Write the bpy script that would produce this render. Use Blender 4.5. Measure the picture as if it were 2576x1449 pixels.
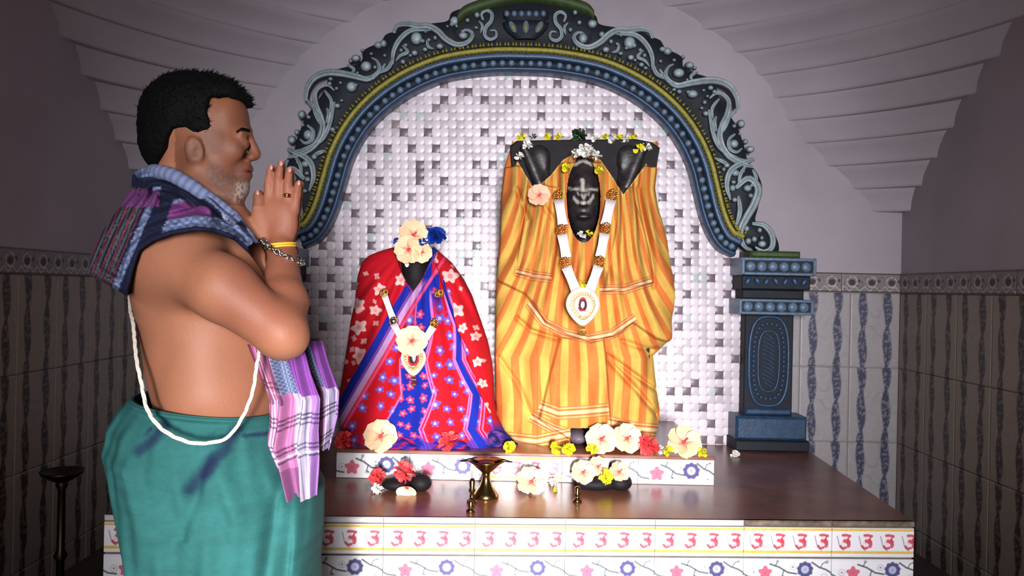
import bpy, math, random
import numpy as np
from mathutils import Vector, Matrix, Euler
random.seed(7); RNG = np.random.RandomState(11)
for o in list(bpy.data.objects): bpy.data.objects.remove(o)
SC = bpy.context.scene; COL = SC.collection
PI = math.pi
# ------------------------------------------------------------------ camera
F = 1950.0; PHI = .0209; H = 1.22; CX = 1288.0; CY = 724.5
cam = bpy.data.cameras.new('camera'); co = bpy.data.objects.new('camera', cam); COL.objects.link(co)
cam.sensor_width = 36; cam.lens = F/2576*36; cam.clip_start = .05
co.matrix_world = Matrix.Translation((0, 0, H)) @ Matrix.Rotation(PI/2, 4, 'X') @ Matrix.Rotation(PHI, 4, 'Z')
SC.camera = co
# ------------------------------------------------------------------ world, light, exposure
w = bpy.data.worlds.new('world'); SC.world = w; w.use_nodes = True
w.node_tree.nodes['Background'].inputs[0].default_value = (1, .90, .84, 1)
w.node_tree.nodes['Background'].inputs[1].default_value = .105
def area(name, loc, target, sx, sy, power, col, spread):
    l = bpy.data.lights.new(name, 'AREA'); l.shape = 'RECTANGLE'; l.size = sx; l.size_y = sy
    l.energy = power; l.color = col; l.spread = math.radians(spread)
    o = bpy.data.objects.new(name, l); COL.objects.link(o); o.location = loc
    o.rotation_euler = (Vector(target)-Vector(loc)).to_track_quat('-Z', 'Y').to_euler()
    return o
area('doorway_light', (.45, -3.6, 1.5), (.22, 3.9, 1.15), .9, 1.6, 35, (.97, .96, 1), 38)
area('low_fill_light', (.15, -2.6, 1.2), (.0, 2.6, .45), .3, .3, 11, (1, .98, .96), 24)  # added fill lamp behind the camera, brightens the platform's front tiles
vs = SC.view_settings; vs.view_transform = 'Standard'; vs.look = 'None'; vs.gamma = 1; vs.exposure = 0; vs.use_curve_mapping = False
# ------------------------------------------------------------------ projection helpers
def U(px, py): return px+(py-CY)*PHI, py-(px-CX)*PHI
def W(px, py, d):
    x, y = U(px, py); return np.array(((x-CX)/F*d, d, H-(y-CY)/F*d))
def UW(x, y, d): return np.array(((x-CX)/F*d, d, H-(y-CY)/F*d))
def G(px, py, z):                      # point of the photo lying on the level z
    x, y = U(px, py); d = (H-z)*F/(y-CY); return np.array(((x-CX)/F*d, d, z))
def proj(P):                           # world (n,3) -> photo pixels
    x = CX+P[..., 0]/P[..., 1]*F; y = CY-(P[..., 2]-H)/P[..., 1]*F
    return x-(y-CY)*PHI, y+(x-CX)*PHI
def lin(r, g=None, b=None):
    if g is None: r, g, b = r
    f = lambda c: (c/255/12.92) if c/255 <= .04045 else ((c/255+.055)/1.055)**2.4
    return np.array((f(r), f(g), f(b)))
# ------------------------------------------------------------------ materials
def mat(name, col=None, rough=.6, metal=0, attr=False, noise=.0, nscale=20, bump=0, bscale=60, spec=.5, coat=0, sss=0):
    m = bpy.data.materials.new(name); m.use_nodes = True; nt = m.node_tree; b = nt.nodes['Principled BSDF']
    b.inputs['Roughness'].default_value = rough; b.inputs['Metallic'].default_value = metal
    b.inputs['Specular IOR Level'].default_value = spec; b.inputs['Coat Weight'].default_value = coat
    if sss: b.inputs['Subsurface Weight'].default_value = sss; b.inputs['Subsurface Radius'].default_value = (.02, .008, .004)
    tc = nt.nodes.new('ShaderNodeTexCoord')
    if attr:
        a = nt.nodes.new('ShaderNodeAttribute'); a.attribute_name = 'Col'; src = a.outputs['Color']
    else:
        a = nt.nodes.new('ShaderNodeRGB'); a.outputs[0].default_value = (*lin(col), 1); src = a.outputs[0]
    if noise:
        n = nt.nodes.new('ShaderNodeTexNoise'); n.inputs['Scale'].default_value = nscale; n.inputs['Detail'].default_value = 5
        mr = nt.nodes.new('ShaderNodeMapRange'); mr.inputs['To Min'].default_value = 1-noise; mr.inputs['To Max'].default_value = 1+noise
        mr.inputs['From Min'].default_value = .3; mr.inputs['From Max'].default_value = .7
        mx = nt.nodes.new('ShaderNodeVectorMath'); mx.operation = 'SCALE'
        nt.links.new(tc.outputs['Object'], n.inputs['Vector']); nt.links.new(n.outputs['Fac'], mr.inputs['Value'])
        nt.links.new(src, mx.inputs[0]); nt.links.new(mr.outputs['Result'], mx.inputs['Scale']); src = mx.outputs[0]
    nt.links.new(src, b.inputs['Base Color'])
    if bump:
        n = nt.nodes.new('ShaderNodeTexNoise'); n.inputs['Scale'].default_value = bscale; n.inputs['Detail'].default_value = 4
        bp = nt.nodes.new('ShaderNodeBump'); bp.inputs['Strength'].default_value = bump; bp.inputs['Distance'].default_value = .004
        nt.links.new(tc.outputs['Object'], n.inputs['Vector']); nt.links.new(n.outputs['Fac'], bp.inputs['Height'])
        nt.links.new(bp.outputs['Normal'], b.inputs['Normal'])
    return m
M = dict(
    plaster=mat('wall_paint', (163, 154, 162), .75, noise=.10, nscale=2.2, bump=.12, bscale=90),
    grout=mat('grout', (120, 116, 116), .9, noise=.1),
    feet=mat('grey_stone', (92, 82, 94), .6, noise=.2), dirtynose=mat('weathered_nosing', (112, 98, 84), .7, noise=.5, nscale=30), mosaic_grout=mat('pale_grout', (200, 190, 198), .8), floor=mat('floor_stone', (70, 60, 56), .5, noise=.2, nscale=6),
    granite=mat('brown_granite', (128, 82, 64), .27, noise=.28, nscale=7, spec=.6),
    core=mat('masonry', (110, 105, 100), .9, noise=.2),
    tile=mat('glazed_tile', rough=.22, attr=True),
    dado=mat('dado_tile', rough=.35, attr=True, noise=.06, nscale=30),
    mosaic=mat('mosaic_glaze', rough=.3, attr=True, spec=.35),
    cloth=mat('printed_cloth', rough=.85, attr=True, noise=.05, nscale=60, bump=.25, bscale=350, spec=.2),
    paint=mat('painted_plaster', rough=.42, attr=True, noise=.22, nscale=28, bump=.3, bscale=120),
    navy=mat('navy_paint', (13, 20, 32), .7, noise=.35, nscale=25, bump=.2),
    blue=mat('blue_paint', (40, 66, 96), .42, noise=.25, nscale=22, bump=.25, bscale=100),
    pale=mat('pale_teal_paint', (92, 114, 138), .42, noise=.25, nscale=40, bump=.3),
    yellow=mat('yellow_paint', (146, 136, 50), .5, noise=.25, nscale=60),
    green=mat('moss_green_paint', (52, 72, 30), .6, noise=.3, nscale=30),
    stone=mat('black_stone', (24, 19, 22), .65, noise=.3, nscale=18, bump=.35, bscale=40, spec=.2),
    skin=mat('skin', rough=.58, spec=.35, attr=True, noise=.06, nscale=9, bump=.12, bscale=160, sss=.04),
    hair=mat('black_hair', (6, 5, 6), .75, bump=.4, bscale=300, spec=.1),
    thread=mat('cotton_thread', (225, 215, 200), .8, bump=.5, bscale=400),
    gold=mat('gold', (225, 170, 80), .22, 1), silver=mat('silver', (205, 200, 195), .25, 1),
    brass=mat('brass', (176, 150, 96), .18, 1, noise=.15, nscale=30), darkbrass=mat('dark_brass', (60, 48, 38), .4, 1),
    petal=mat('petal', rough=.6, attr=True, sss=.05), white=mat('white_petal', (235, 232, 225), .6),
    ypetal=mat('yellow_petal', (226, 214, 30), .6), rpetal=mat('red_petal', (222, 62, 66), .6, noise=.2, nscale=80),
    leaf=mat('leaf', (36, 62, 26), .6, noise=.3, nscale=60), bead=mat('pearl', (232, 224, 232), .35),
    lace=mat('lace', (214, 190, 172), .5, noise=.1, nscale=200), ribbon=mat('blue_ribbon', (22, 60, 160), .45, noise=.3, nscale=60),
    redgem=mat('red_gem', (190, 40, 60), .2), nail=mat('nail', (168, 112, 98), .4), ythread=mat('yellow_thread', (225, 180, 40), .6),
    marble=mat('nosing_marble', (205, 200, 200), .3, noise=.15, nscale=9), lash=mat('lash', (20, 12, 10), .8))
# ------------------------------------------------------------------ object helpers
def link(o): COL.objects.link(o); return o
def props(o, label=None, cat=None, group=None, kind=None):
    if label: o['label'] = label
    if cat: o['category'] = cat
    if group: o['group'] = group
    if kind: o['kind'] = kind
    return o
def empty(name, loc, label=None, cat=None, group=None, kind=None, parent=None):
    o = link(bpy.data.objects.new(name, None)); o.location = tuple(loc); o.empty_display_size = .05
    if parent: o.parent = parent; o.location = Vector(tuple(loc))-wloc(parent)
    return props(o, label, cat, group, kind)
def wloc(o):
    v = Vector(o.location)
    while o.parent: o = o.parent; v += Vector(o.location)
    return v
def mdata(name, V, Fa, m, C=None, smooth=True):
    V = np.asarray(V, dtype=np.float64).reshape(-1, 3)
    me = bpy.data.meshes.new(name)
    if isinstance(Fa, np.ndarray) and Fa.ndim == 2:
        n, k = Fa.shape
        me.vertices.add(len(V)); me.vertices.foreach_set('co', V.ravel())
        me.loops.add(n*k); me.loops.foreach_set('vertex_index', Fa.ravel().astype(np.int32))
        me.polygons.add(n); me.polygons.foreach_set('loop_start', np.arange(0, n*k, k, dtype=np.int32))
        me.update(calc_edges=True)
    else:
        me.from_pydata([tuple(v) for v in V], [], [tuple(int(i) for i in f) for f in Fa])
    if smooth: me.polygons.foreach_set('use_smooth', np.ones(len(me.polygons), dtype=bool))
    if C is not None:
        C = np.asarray(C, dtype=np.float32).reshape(-1, C.shape[-1] if hasattr(C, 'shape') else 3)
        a = me.color_attributes.new('Col', 'FLOAT_COLOR', 'POINT')
        a.data.foreach_set('color', np.hstack([C[:, :3], np.ones((len(C), 1), dtype=np.float32)]).ravel())
    if m: me.materials.append(m)
    me.update(); return me
def mesh(name, V, Fa, m, parent=None, C=None, smooth=True, loc=None, **kw):
    """V in world coordinates; the object's origin is its parent's origin or loc"""
    V = np.asarray(V, dtype=np.float64).reshape(-1, 3)
    if parent: base = np.array(wloc(parent))
    else: base = np.zeros(3) if loc is None else np.array(loc, dtype=float)
    o = link(bpy.data.objects.new(name, mdata(name, V-base, Fa, m, C, smooth)))
    if parent: o.parent = parent
    else: o.location = tuple(base)
    return props(o, **kw)
def inst(name, me, parent, wl, rot=None, scale=None, **kw):
    o = link(bpy.data.objects.new(name, me))
    if parent: o.parent = parent; o.location = Vector(tuple(wl))-wloc(parent)
    else: o.location = tuple(wl)
    if rot is not None: o.rotation_euler = rot
    if scale is not None: o.scale = scale
    return props(o, **kw)
def quads(nu, nv, cu=False, cv=False):
    iu = np.arange(nu if cu else nu-1); iv = np.arange(nv if cv else nv-1)
    a, b = np.meshgrid(iu, iv, indexing='ij'); a = a.ravel(); b = b.ravel()
    a1 = (a+1) % nu; b1 = (b+1) % nv
    return np.stack([a*nv+b, a1*nv+b, a1*nv+b1, a*nv+b1], 1)
def box(x0, x1, y0, y1, z0, z1):
    V = [(x, y, z) for x in (x0, x1) for y in (y0, y1) for z in (z0, z1)]
    return V, [(0, 1, 3, 2), (4, 6, 7, 5), (0, 4, 5, 1), (2, 3, 7, 6), (0, 2, 6, 4), (1, 5, 7, 3)]
def bbox(x0, x1, y0, y1, z0, z1, b=.004):
    """box whose front (-y) edges are chamfered"""
    V = [(x0, y1, z0), (x1, y1, z0), (x1, y1, z1), (x0, y1, z1), (x0, y0+b, z0), (x1, y0+b, z0), (x1, y0+b, z1), (x0, y0+b, z1),
         (x0+b, y0, z0+b), (x1-b, y0, z0+b), (x1-b, y0, z1-b), (x0+b, y0, z1-b)]
    Fa = [(0, 3, 2, 1), (8, 9, 10, 11)]
    for i in range(4):
        j = (i+1) % 4; Fa += [(i, j, 4+j, 4+i), (4+i, 4+j, 8+j, 8+i)]
    return V, Fa
def prism(poly, z0, z1):
    n = len(poly); V = [(x, y, z0) for x, y in poly]+[(x, y, z1) for x, y in poly]
    return V, [tuple(range(n))[::-1], tuple(range(n, 2*n))]+[(i, (i+1) % n, n+(i+1) % n, n+i) for i in range(n)]
def join(parts):
    V = []; Fa = []; k = 0
    for v, f in parts:
        V += [tuple(p) for p in v]; Fa += [tuple(int(i)+k for i in q) for q in f]; k += len(v)
    return V, Fa
def catmull(P, n, closed=False):
    P = np.asarray(P, float)
    if closed: Q = np.vstack([P[-1], P, P[0], P[1]])
    else: Q = np.vstack([2*P[0]-P[1], P, 2*P[-1]-P[-2]])
    m = len(Q)-3; out = []
    for i in range(m):
        t = np.linspace(0, 1, 24, endpoint=False)[:, None]
        a, b, c, d = Q[i], Q[i+1], Q[i+2], Q[i+3]
        out.append(.5*((2*b)+(-a+c)*t+(2*a-5*b+4*c-d)*t**2+(-a+3*b-3*c+d)*t**3))
    out = np.vstack(out+[Q[-2][None]])
    L = np.r_[0, np.cumsum(np.linalg.norm(np.diff(out, axis=0), axis=1))]
    s = np.linspace(0, L[-1], n+1 if closed else n)
    if closed: s = s[:-1]
    return np.stack([np.interp(s, L, out[:, k]) for k in range(out.shape[1])], 1)
def tube(P, r, k=8, closed=False):
    P = np.asarray(P, float); n = len(P); r = np.broadcast_to(np.asarray(r, float), (n,))
    T = np.roll(P, -1, 0)-np.roll(P, 1, 0)
    if not closed: T[0] = P[1]-P[0]; T[-1] = P[-1]-P[-2]
    T /= np.linalg.norm(T, axis=1)[:, None]+1e-12
    up = np.array((.13, -.9, .4)); N = np.cross(T, up); N /= np.linalg.norm(N, axis=1)[:, None]+1e-9; B = np.cross(T, N)
    a = np.linspace(0, 2*PI, k, endpoint=False)
    V = P[:, None]+r[:, None, None]*(np.cos(a)[None, :, None]*N[:, None]+np.sin(a)[None, :, None]*B[:, None])
    Fa = [tuple(q) for q in quads(n, k, closed, True)]
    V = [tuple(v) for v in V.reshape(-1, 3)]
    if not closed: Fa += [tuple(range(k)), tuple(range((n-1)*k, n*k))[::-1]]
    return V, Fa
def lathe(prof, c, k=32):
    a = np.linspace(0, 2*PI, k, endpoint=False); V = []
    for r, z in prof: V += [(c[0]+r*math.cos(t), c[1]+r*math.sin(t), c[2]+z) for t in a]
    return V, [tuple(q) for q in quads(len(prof), k, False, True)]
def ell(c, r, nu=14, nv=10, R=None):
    V = [];
    for i in range(nv+1):
        th = PI*i/nv
        for j in range(nu):
            a = 2*PI*j/nu; V.append((r[0]*math.sin(th)*math.cos(a), r[1]*math.sin(th)*math.sin(a), r[2]*math.cos(th)))
    V = np.array(V)
    if R is not None: V = V@np.array(R).T
    return [tuple(v) for v in V+np.array(c)], [tuple(q) for q in quads(nv+1, nu, False, True)]
def sdpoly(px, py, P):
    """signed distance (px) to polygon, negative inside"""
    P = np.asarray(P, float); d = np.full(px.shape, 1e9, np.float32); ins = np.zeros(px.shape, bool)
    for i in range(len(P)):
        a = P[i]; b = P[(i+1) % len(P)]; e = b-a; wx = px-a[0]; wy = py-a[1]
        t = np.clip((wx*e[0]+wy*e[1])/(e@e+1e-9), 0, 1)
        d = np.minimum(d, (wx-e[0]*t)**2+(wy-e[1]*t)**2)
        c = ((a[1] <= py) & (b[1] > py)) | ((b[1] <= py) & (a[1] > py))
        if a[1] != b[1]: ins ^= c & (px < a[0]+(py-a[1])*e[0]/e[1])
    return np.where(ins, -1, 1)*np.sqrt(d)
def dline(px, py, P):
    """distance to an open polyline, signed side, and arc length"""
    P = np.asarray(P, float); best = np.full(px.shape, 1e9); side = np.zeros(px.shape); arc = np.zeros(px.shape); L = 0
    for i in range(len(P)-1):
        a = P[i]; e = P[i+1]-a; l = math.hypot(*e); wx = px-a[0]; wy = py-a[1]
        t = np.clip((wx*e[0]+wy*e[1])/(l*l+1e-9), 0, 1)
        d = np.hypot(wx-e[0]*t, wy-e[1]*t); cr = np.sign(e[0]*wy-e[1]*wx)
        m = d < best; best = np.where(m, d, best); side = np.where(m, cr, side); arc = np.where(m, L+t*l, arc); L += l
    return best, side, arc
def sm(a, b, x):
    t = np.clip((x-a)/(b-a), 0, 1); return t*t*(3-2*t)
def mixc(C, m, col): return C*(1-m[..., None])+np.asarray(col)*m[..., None]
def hsh(i, j, k=0):
    a = (np.asarray(i, dtype=np.float64)+1000).astype(np.int64)*73856093 ^ (np.asarray(j, dtype=np.float64)+1000).astype(np.int64)*19349663 ^ int(k*1000+17)*83492791
    a = (a ^ (a >> 13))*1274126177 & 0x7fffffff; a = (a ^ (a >> 15))*1103515245 & 0x7fffffff; return ((a ^ (a >> 11)) % 65536)/65536.
def vnoise(x, y, k=0):
    i = np.floor(x); j = np.floor(y); u = x-i; v = y-j; u = u*u*(3-2*u); v = v*v*(3-2*v)
    return (hsh(i, j, k)*(1-u)+hsh(i+1, j, k)*u)*(1-v)+(hsh(i, j+1, k)*(1-u)+hsh(i+1, j+1, k)*u)*v
# ------------------------------------------------------------------ signed distance field surfaces
class Field:
    def __init__(s, lo, hi, h):
        s.lo = np.array(lo, float); s.h = h; s.n = np.ceil((np.array(hi)-s.lo)/h).astype(int)+1
        s.D = np.full(s.n, .05, np.float32)
        s.ax = [(s.lo[i]+h*np.arange(s.n[i])).astype(np.float32) for i in range(3)]
    def sl(s, lo, hi):
        r = []
        for i in range(3):
            a = max(0, int((lo[i]-s.lo[i])/s.h)-1); b = min(s.n[i], int((hi[i]-s.lo[i])/s.h)+3); r.append(slice(a, max(a, b)))
        return tuple(r)
    def pts(s, q): return s.ax[0][q[0]][:, None, None], s.ax[1][q[1]][None, :, None], s.ax[2][q[2]][None, None, :]
    def comb(s, q, d, k, op):
        A = s.D[q]
        if op == 'add':
            hh = np.clip(.5+.5*(A-d)/k, 0, 1); s.D[q] = A*(1-hh)+d*hh-k*hh*(1-hh)
        else:
            d = -d; hh = np.clip(.5-.5*(A-d)/k, 0, 1); s.D[q] = A*(1-hh)+d*hh+k*hh*(1-hh)
    def cone(s, a, b, r1, r2, k=.02, op='add'):
        a = np.array(a, float); b = np.array(b, float); m = max(r1, r2)+k+.01
        q = s.sl(np.minimum(a, b)-m, np.maximum(a, b)+m); X, Y, Z = s.pts(q)
        e = b-a; t = np.clip(((X-a[0])*e[0]+(Y-a[1])*e[1]+(Z-a[2])*e[2])/(e@e+1e-9), 0, 1)
        d = np.sqrt((X-a[0]-t*e[0])**2+(Y-a[1]-t*e[1])**2+(Z-a[2]-t*e[2])**2)-(r1+(r2-r1)*t)
        s.comb(q, d.astype(np.float32), k, op)
    def ell(s, c, r, k=.02, op='add', rot=0):
        c = np.array(c, float); m = max(r)+k+.01; q = s.sl(c-m, c+m); X, Y, Z = s.pts(q)
        x = X-c[0]; y = Y-c[1]; z = Z-c[2]
        if rot: x, z = x*math.cos(rot)+z*math.sin(rot), -x*math.sin(rot)+z*math.cos(rot)
        x, y, z = np.broadcast_arrays(x, y, z)
        k0 = np.sqrt((x/r[0])**2+(y/r[1])**2+(z/r[2])**2); k1 = np.sqrt((x/r[0]**2)**2+(y/r[1]**2)**2+(z/r[2]**2)**2)+1e-6
        s.comb(q, (k0*(k0-1)/k1).astype(np.float32), k, op)
    def surface(s):
        D = s.D; S = D < 0
        c = sum(S[dx:S.shape[0]-1+dx, dy:S.shape[1]-1+dy, dz:S.shape[2]-1+dz].astype(np.int8) for dx in (0, 1) for dy in (0, 1) for dz in (0, 1))
        act = (c > 0) & (c < 8); I = np.argwhere(act); off = [(a, b, e) for a in (0, 1) for b in (0, 1) for e in (0, 1)]
        vals = [D[I[:, 0]+a, I[:, 1]+b, I[:, 2]+e] for a, b, e in off]
        acc = np.zeros((len(I), 3)); cnt = np.zeros(len(I))
        for i in range(8):
            for j in range(i+1, 8):
                if sum(abs(off[i][k]-off[j][k]) for k in range(3)) != 1: continue
                m = (vals[i] < 0) != (vals[j] < 0); t = np.where(m, vals[i]/(vals[i]-vals[j]+1e-12), 0)
                p = np.array(off[i])+t[:, None]*(np.array(off[j])-np.array(off[i])); acc[m] += p[m]; cnt[m] += 1
        V = s.lo+s.h*(I+acc/cnt[:, None]); ids = np.full(act.shape, -1, np.int64); ids[act] = np.arange(len(I)); Q = []
        for ax in range(3):
            o1, o2 = (ax+1) % 3, (ax+2) % 3
            a = np.take(S, range(S.shape[ax]-1), ax); b = np.take(S, range(1, S.shape[ax]), ax)
            E = np.argwhere(a != b); ok = (E[:, o1] > 0) & (E[:, o2] > 0) & (E[:, o1] < S.shape[o1]-1) & (E[:, o2] < S.shape[o2]-1); E = E[ok]
            ins = S[E[:, 0], E[:, 1], E[:, 2]]
            def cid(d1, d2):
                K = E.copy(); K[:, o1] += d1; K[:, o2] += d2; return ids[K[:, 0], K[:, 1], K[:, 2]]
            q = np.stack([cid(-1, -1), cid(0, -1), cid(0, 0), cid(-1, 0)], 1); q[~ins] = q[~ins][:, ::-1]; Q.append(q)
        return V, np.vstack(Q)
def relax(V, Q, it=2, f=.5):
    n = len(V)
    for _ in range(it):
        A = np.zeros_like(V); c = np.zeros(n)
        for k in range(4):
            a = Q[:, k]; b = Q[:, (k+1) % 4]
            for x, y in ((a, b), (b, a)):
                for i in range(3): A[:, i] += np.bincount(x, weights=V[y, i], minlength=n)
                c += np.bincount(x, minlength=n)
        V = V*(1-f)+A/np.maximum(c, 1)[:, None]*f
    return V
# ================================================================== ROOM
XL, XR, YB, ZT = -1.85, 1.955, 3.90, 3.35
wb = mesh('wall_back', *box(XL-.15, XR+.15, YB, YB+.15, 0, ZT), M['plaster'], smooth=False, kind='structure', label='lilac grey back wall behind the arch')
wl = mesh('wall_left', *box(XL-.15, XL, -1.2, YB, 0, ZT), M['plaster'], smooth=False, kind='structure', label='shadowed left wall with striped tile dado')
wr = mesh('wall_right', *box(XR, XR+.15, -1.2, YB, 0, ZT), M['plaster'], smooth=False, kind='structure', label='shadowed right wall with striped tile dado')
mesh('floor', *box(XL-.15, XR+.15, -1.2, YB+.15, -.1, 0), M['floor'], smooth=False, kind='structure', label='dark stone floor')
ce = mesh('ceiling', *box(XL-.15, XR+.15, -1.2, YB+.15, ZT, ZT+.1), M['plaster'], smooth=False, kind='structure', label='plain ceiling above the corbelled corners')
# corbelled squinches in both back corners
S_ = [(.15, .08), (.25, .18), (.38, .31), (.50, .44), (.585, .60), (.655, .76), (.74, .92), (.86, 1.08), (1.02, 1.24), (1.22, 1.4), (1.42, 1.55), (1.6, 1.7), (1.72, 1.8), (1.79, 1.88), (1.83, 1.95)]
for side, (xc, sx) in (('left', (XL, 1)), ('right', (XR, -1))):
    sq = empty('squinch', (xc, YB, 1.64), label='stepped plaster corbelling filling the back %s corner' % side, kind='structure'); sq.name = 'trim_squinch_'+side
    for k, (sb, ss_) in enumerate(S_):
        z0 = 1.64+.1125*k; n = 28; t = np.linspace(0, 1, n)
        def arc(s):
            s += sb; q_ = ss_/sb; sag = s*(.02+.20*min(1, k/9))
            x = s*(1-t); y = s*q_*t; b = 4*t*(1-t)*sag*.7071
            return np.stack([x-b, y-b], 1)
        sn = S_[min(k+1, 14)][0]-sb; prof_ = 0; sn = max(.03, sn)
        prof = [(-.014, z0), (0, z0+.002), (.007, z0+.012), (.008, z0+.022), (.18*sn, z0+.05), (.5*sn, z0+.085), (.78*sn, z0+.1125), (.78*sn, z0+.12)]
        V = []
        for ss, z in prof:
            A = arc(ss); V += [(xc+sx*a, YB-b, z) for a, b in A]
        m = len(V); V += [(xc, YB, z0), (xc, YB, z0+.12)]
        Fa = [tuple(q) for q in quads(len(prof), n)]+[tuple([m]+list(range(n))), tuple([m+1]+list(range(m-n, m))[::-1])]
        if sx > 0: Fa = [f[::-1] for f in Fa]
        mesh('corbel_layer', V, Fa, M['plaster'], sq)
# dado tiles
def painted(name, w, h, nu, nv, fn, m, th=.008, bev=.003):
    """thin tile, face at y=0 looking to -y, spanning x 0..w, z 0..h"""
    u = np.linspace(0, 1, nu); v = np.linspace(0, 1, nv); A, B = np.meshgrid(u, v, indexing='ij')
    g = .001; X = g+A*(w-2*g); Z = g+B*(h-2*g); Yv = np.zeros_like(X)
    C = fn(A, B); e = np.minimum(np.minimum(A, 1-A)*w, np.minimum(B, 1-B)*h); Yv = np.where(e < 1e-6, bev*.6, 0)
    V = np.stack([X, Yv, Z], -1).reshape(-1, 3); Q = quads(nu, nv)
    ring = [i*nv for i in range(nu)]+[(nu-1)*nv+j for j in range(1, nv)]+[i*nv+nv-1 for i in range(nu-2, -1, -1)]+[j for j in range(nv-2, 0, -1)]
    V2 = V[ring].copy(); V2[:, 1] = th; k = len(V); n = len(ring)
    S = np.array([[ring[(i+1) % n], ring[i], k+i, k+(i+1) % n] for i in range(n)])
    C = C.reshape(-1, 3); return mdata(name, np.vstack([V, V2]), np.vstack([Q, S]), m, np.vstack([C, C[ring]]))
def dado_fn(base, dark, ph):
    def fn(u, v):
        C = np.ones(u.shape+(3,))*base
        C *= (1+.05*(vnoise(u*5, v*7, ph)-.5))[..., None]
        vein = np.abs(vnoise(u*3+v*2, v*3-u, 3+ph)-.5) < .012; C = mixc(C, vein*.25, lin(110, 110, 110))
        for c, p in ((.25, 0), (.75, .5)):
            z = v*1.0+p+ph*.37; s = (z*1.9) % 1
            wd = .045+.065*np.clip(1-np.abs(s-.5)*2.2, 0, 1)**.5
            off = .012*np.sin(z*12)
            d = np.abs(u-c-off); m = sm(wd, wd*.7, d)
            n = vnoise(u*26+v*9, v*42-u*15, 5+ph); leaf = (n > .62)*.55
            C = mixc(C, m*.92, dark); C = mixc(C, m*leaf, base*.8)
        return C
    return fn
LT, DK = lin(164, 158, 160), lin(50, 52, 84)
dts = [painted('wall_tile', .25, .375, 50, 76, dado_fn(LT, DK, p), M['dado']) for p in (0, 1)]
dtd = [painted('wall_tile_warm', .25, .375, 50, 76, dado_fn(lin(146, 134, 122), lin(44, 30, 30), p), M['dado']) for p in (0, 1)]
def border_fn(u, v):
    C = np.ones(u.shape+(3,))*lin(130, 122, 122)
    C = mixc(C, sm(.06, .03, np.abs(v-.04))+sm(.05, .03, np.abs(v-.97)), lin(84, 72, 70))
    x = (u*3) % 1
    C = mixc(C, sm(.012, .004, np.abs(np.hypot((x-.5)/3, (v-.55)*.33)-.085))*.8, lin(205, 196, 190))
    C = mixc(C, sm(.055, .045, np.hypot((x-.5)/3*.9, (v-.52)*.33))*.95, lin(46, 38, 40))
    C = mixc(C, sm(.03, .022, np.hypot((x-.86)/3, (v-.6)*.33))*.9, lin(52, 44, 44))
    n = vnoise(u*50, v*16, 9); C = mixc(C, ((n > .66) & (v > .15) & (v < .85))*.5, lin(80, 70, 70))
    C = mixc(C, (np.abs(v-.2-.1*np.sin(u*37)) < .03)*.6, lin(205, 196, 190)); return C
bt = painted('border_tile', .3, .1, 120, 40, border_fn, M['dado'])
ZD = 1.232
def wall_tiles(wall, side):
    for r in range(4):
        z = ZD-.375*(r+1)
        if z < -.3: continue
        if side == 'b':
            for c in range(16):
                x = XR-.25*(c+1)-.003
                if XL < x and (x > 1.1 or x < -1.0): inst('wall_tile', dts[(r+c) % 2], wall, (x, YB-.008, z))
        elif side == 'r':
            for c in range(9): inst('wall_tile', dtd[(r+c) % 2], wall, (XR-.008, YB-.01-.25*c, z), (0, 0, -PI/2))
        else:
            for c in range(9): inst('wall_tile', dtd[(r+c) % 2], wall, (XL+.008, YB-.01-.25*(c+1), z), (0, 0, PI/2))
    for c in range(12):
        if side == 'b':
            x = XR-.3*(c+1)
            if x > .9 or x < -.95: inst('border_tile', bt, wall, (x, YB-.010, ZD))
        elif side == 'r': inst('border_tile', bt, wall, (XR-.010, YB-.01-.3*c, ZD), (0, 0, -PI/2))
        else: inst('border_tile', bt, wall, (XL+.010, YB-.01-.3*(c+1), ZD), (0, 0, PI/2))
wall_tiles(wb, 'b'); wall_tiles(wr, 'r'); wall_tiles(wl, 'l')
# ================================================================== ARCH CURVES (in level photo units, plane depth DA)
DA = 3.76; AM = 1303.0
RIN = [(1303, 176), (1400, 181), (1500, 200), (1575, 232), (1635, 272), (1682, 318), (1716, 368), (1740, 422), (1755, 482), (1770, 542), (1790, 592), (1815, 626), (1850, 645)]
ROUT = [(1303, -10), (1400, -5), (1495, 22), (1512, 48), (1560, 58), (1620, 75), (1665, 88), (1682, 110), (1722, 132), (1732, 165), (1800, 190), (1817, 232), (1837, 270), (1865, 312), (1884, 365), (1892, 398), (1917, 432), (1929, 470), (1918, 520), (1913, 555), (1950, 573), (1970, 608), (1972, 645)]
def half(P): return np.array([U(*p) for p in P])
def both(P):
    R = half(P); R[0, 0] = AM; L = R[1:][::-1].copy(); L[:, 0] = 2*AM-L[:, 0]; return np.vstack([L, R])
INN = catmull(both(RIN), 420); OUT = catmull(both(ROUT), 420)
T = np.gradient(INN, axis=0); T /= np.linalg.norm(T, axis=1)[:, None]; NRM = np.stack([T[:, 1], -T[:, 0]], 1)   # outwards
if NRM[210, 1] > 0: NRM = -NRM
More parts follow.
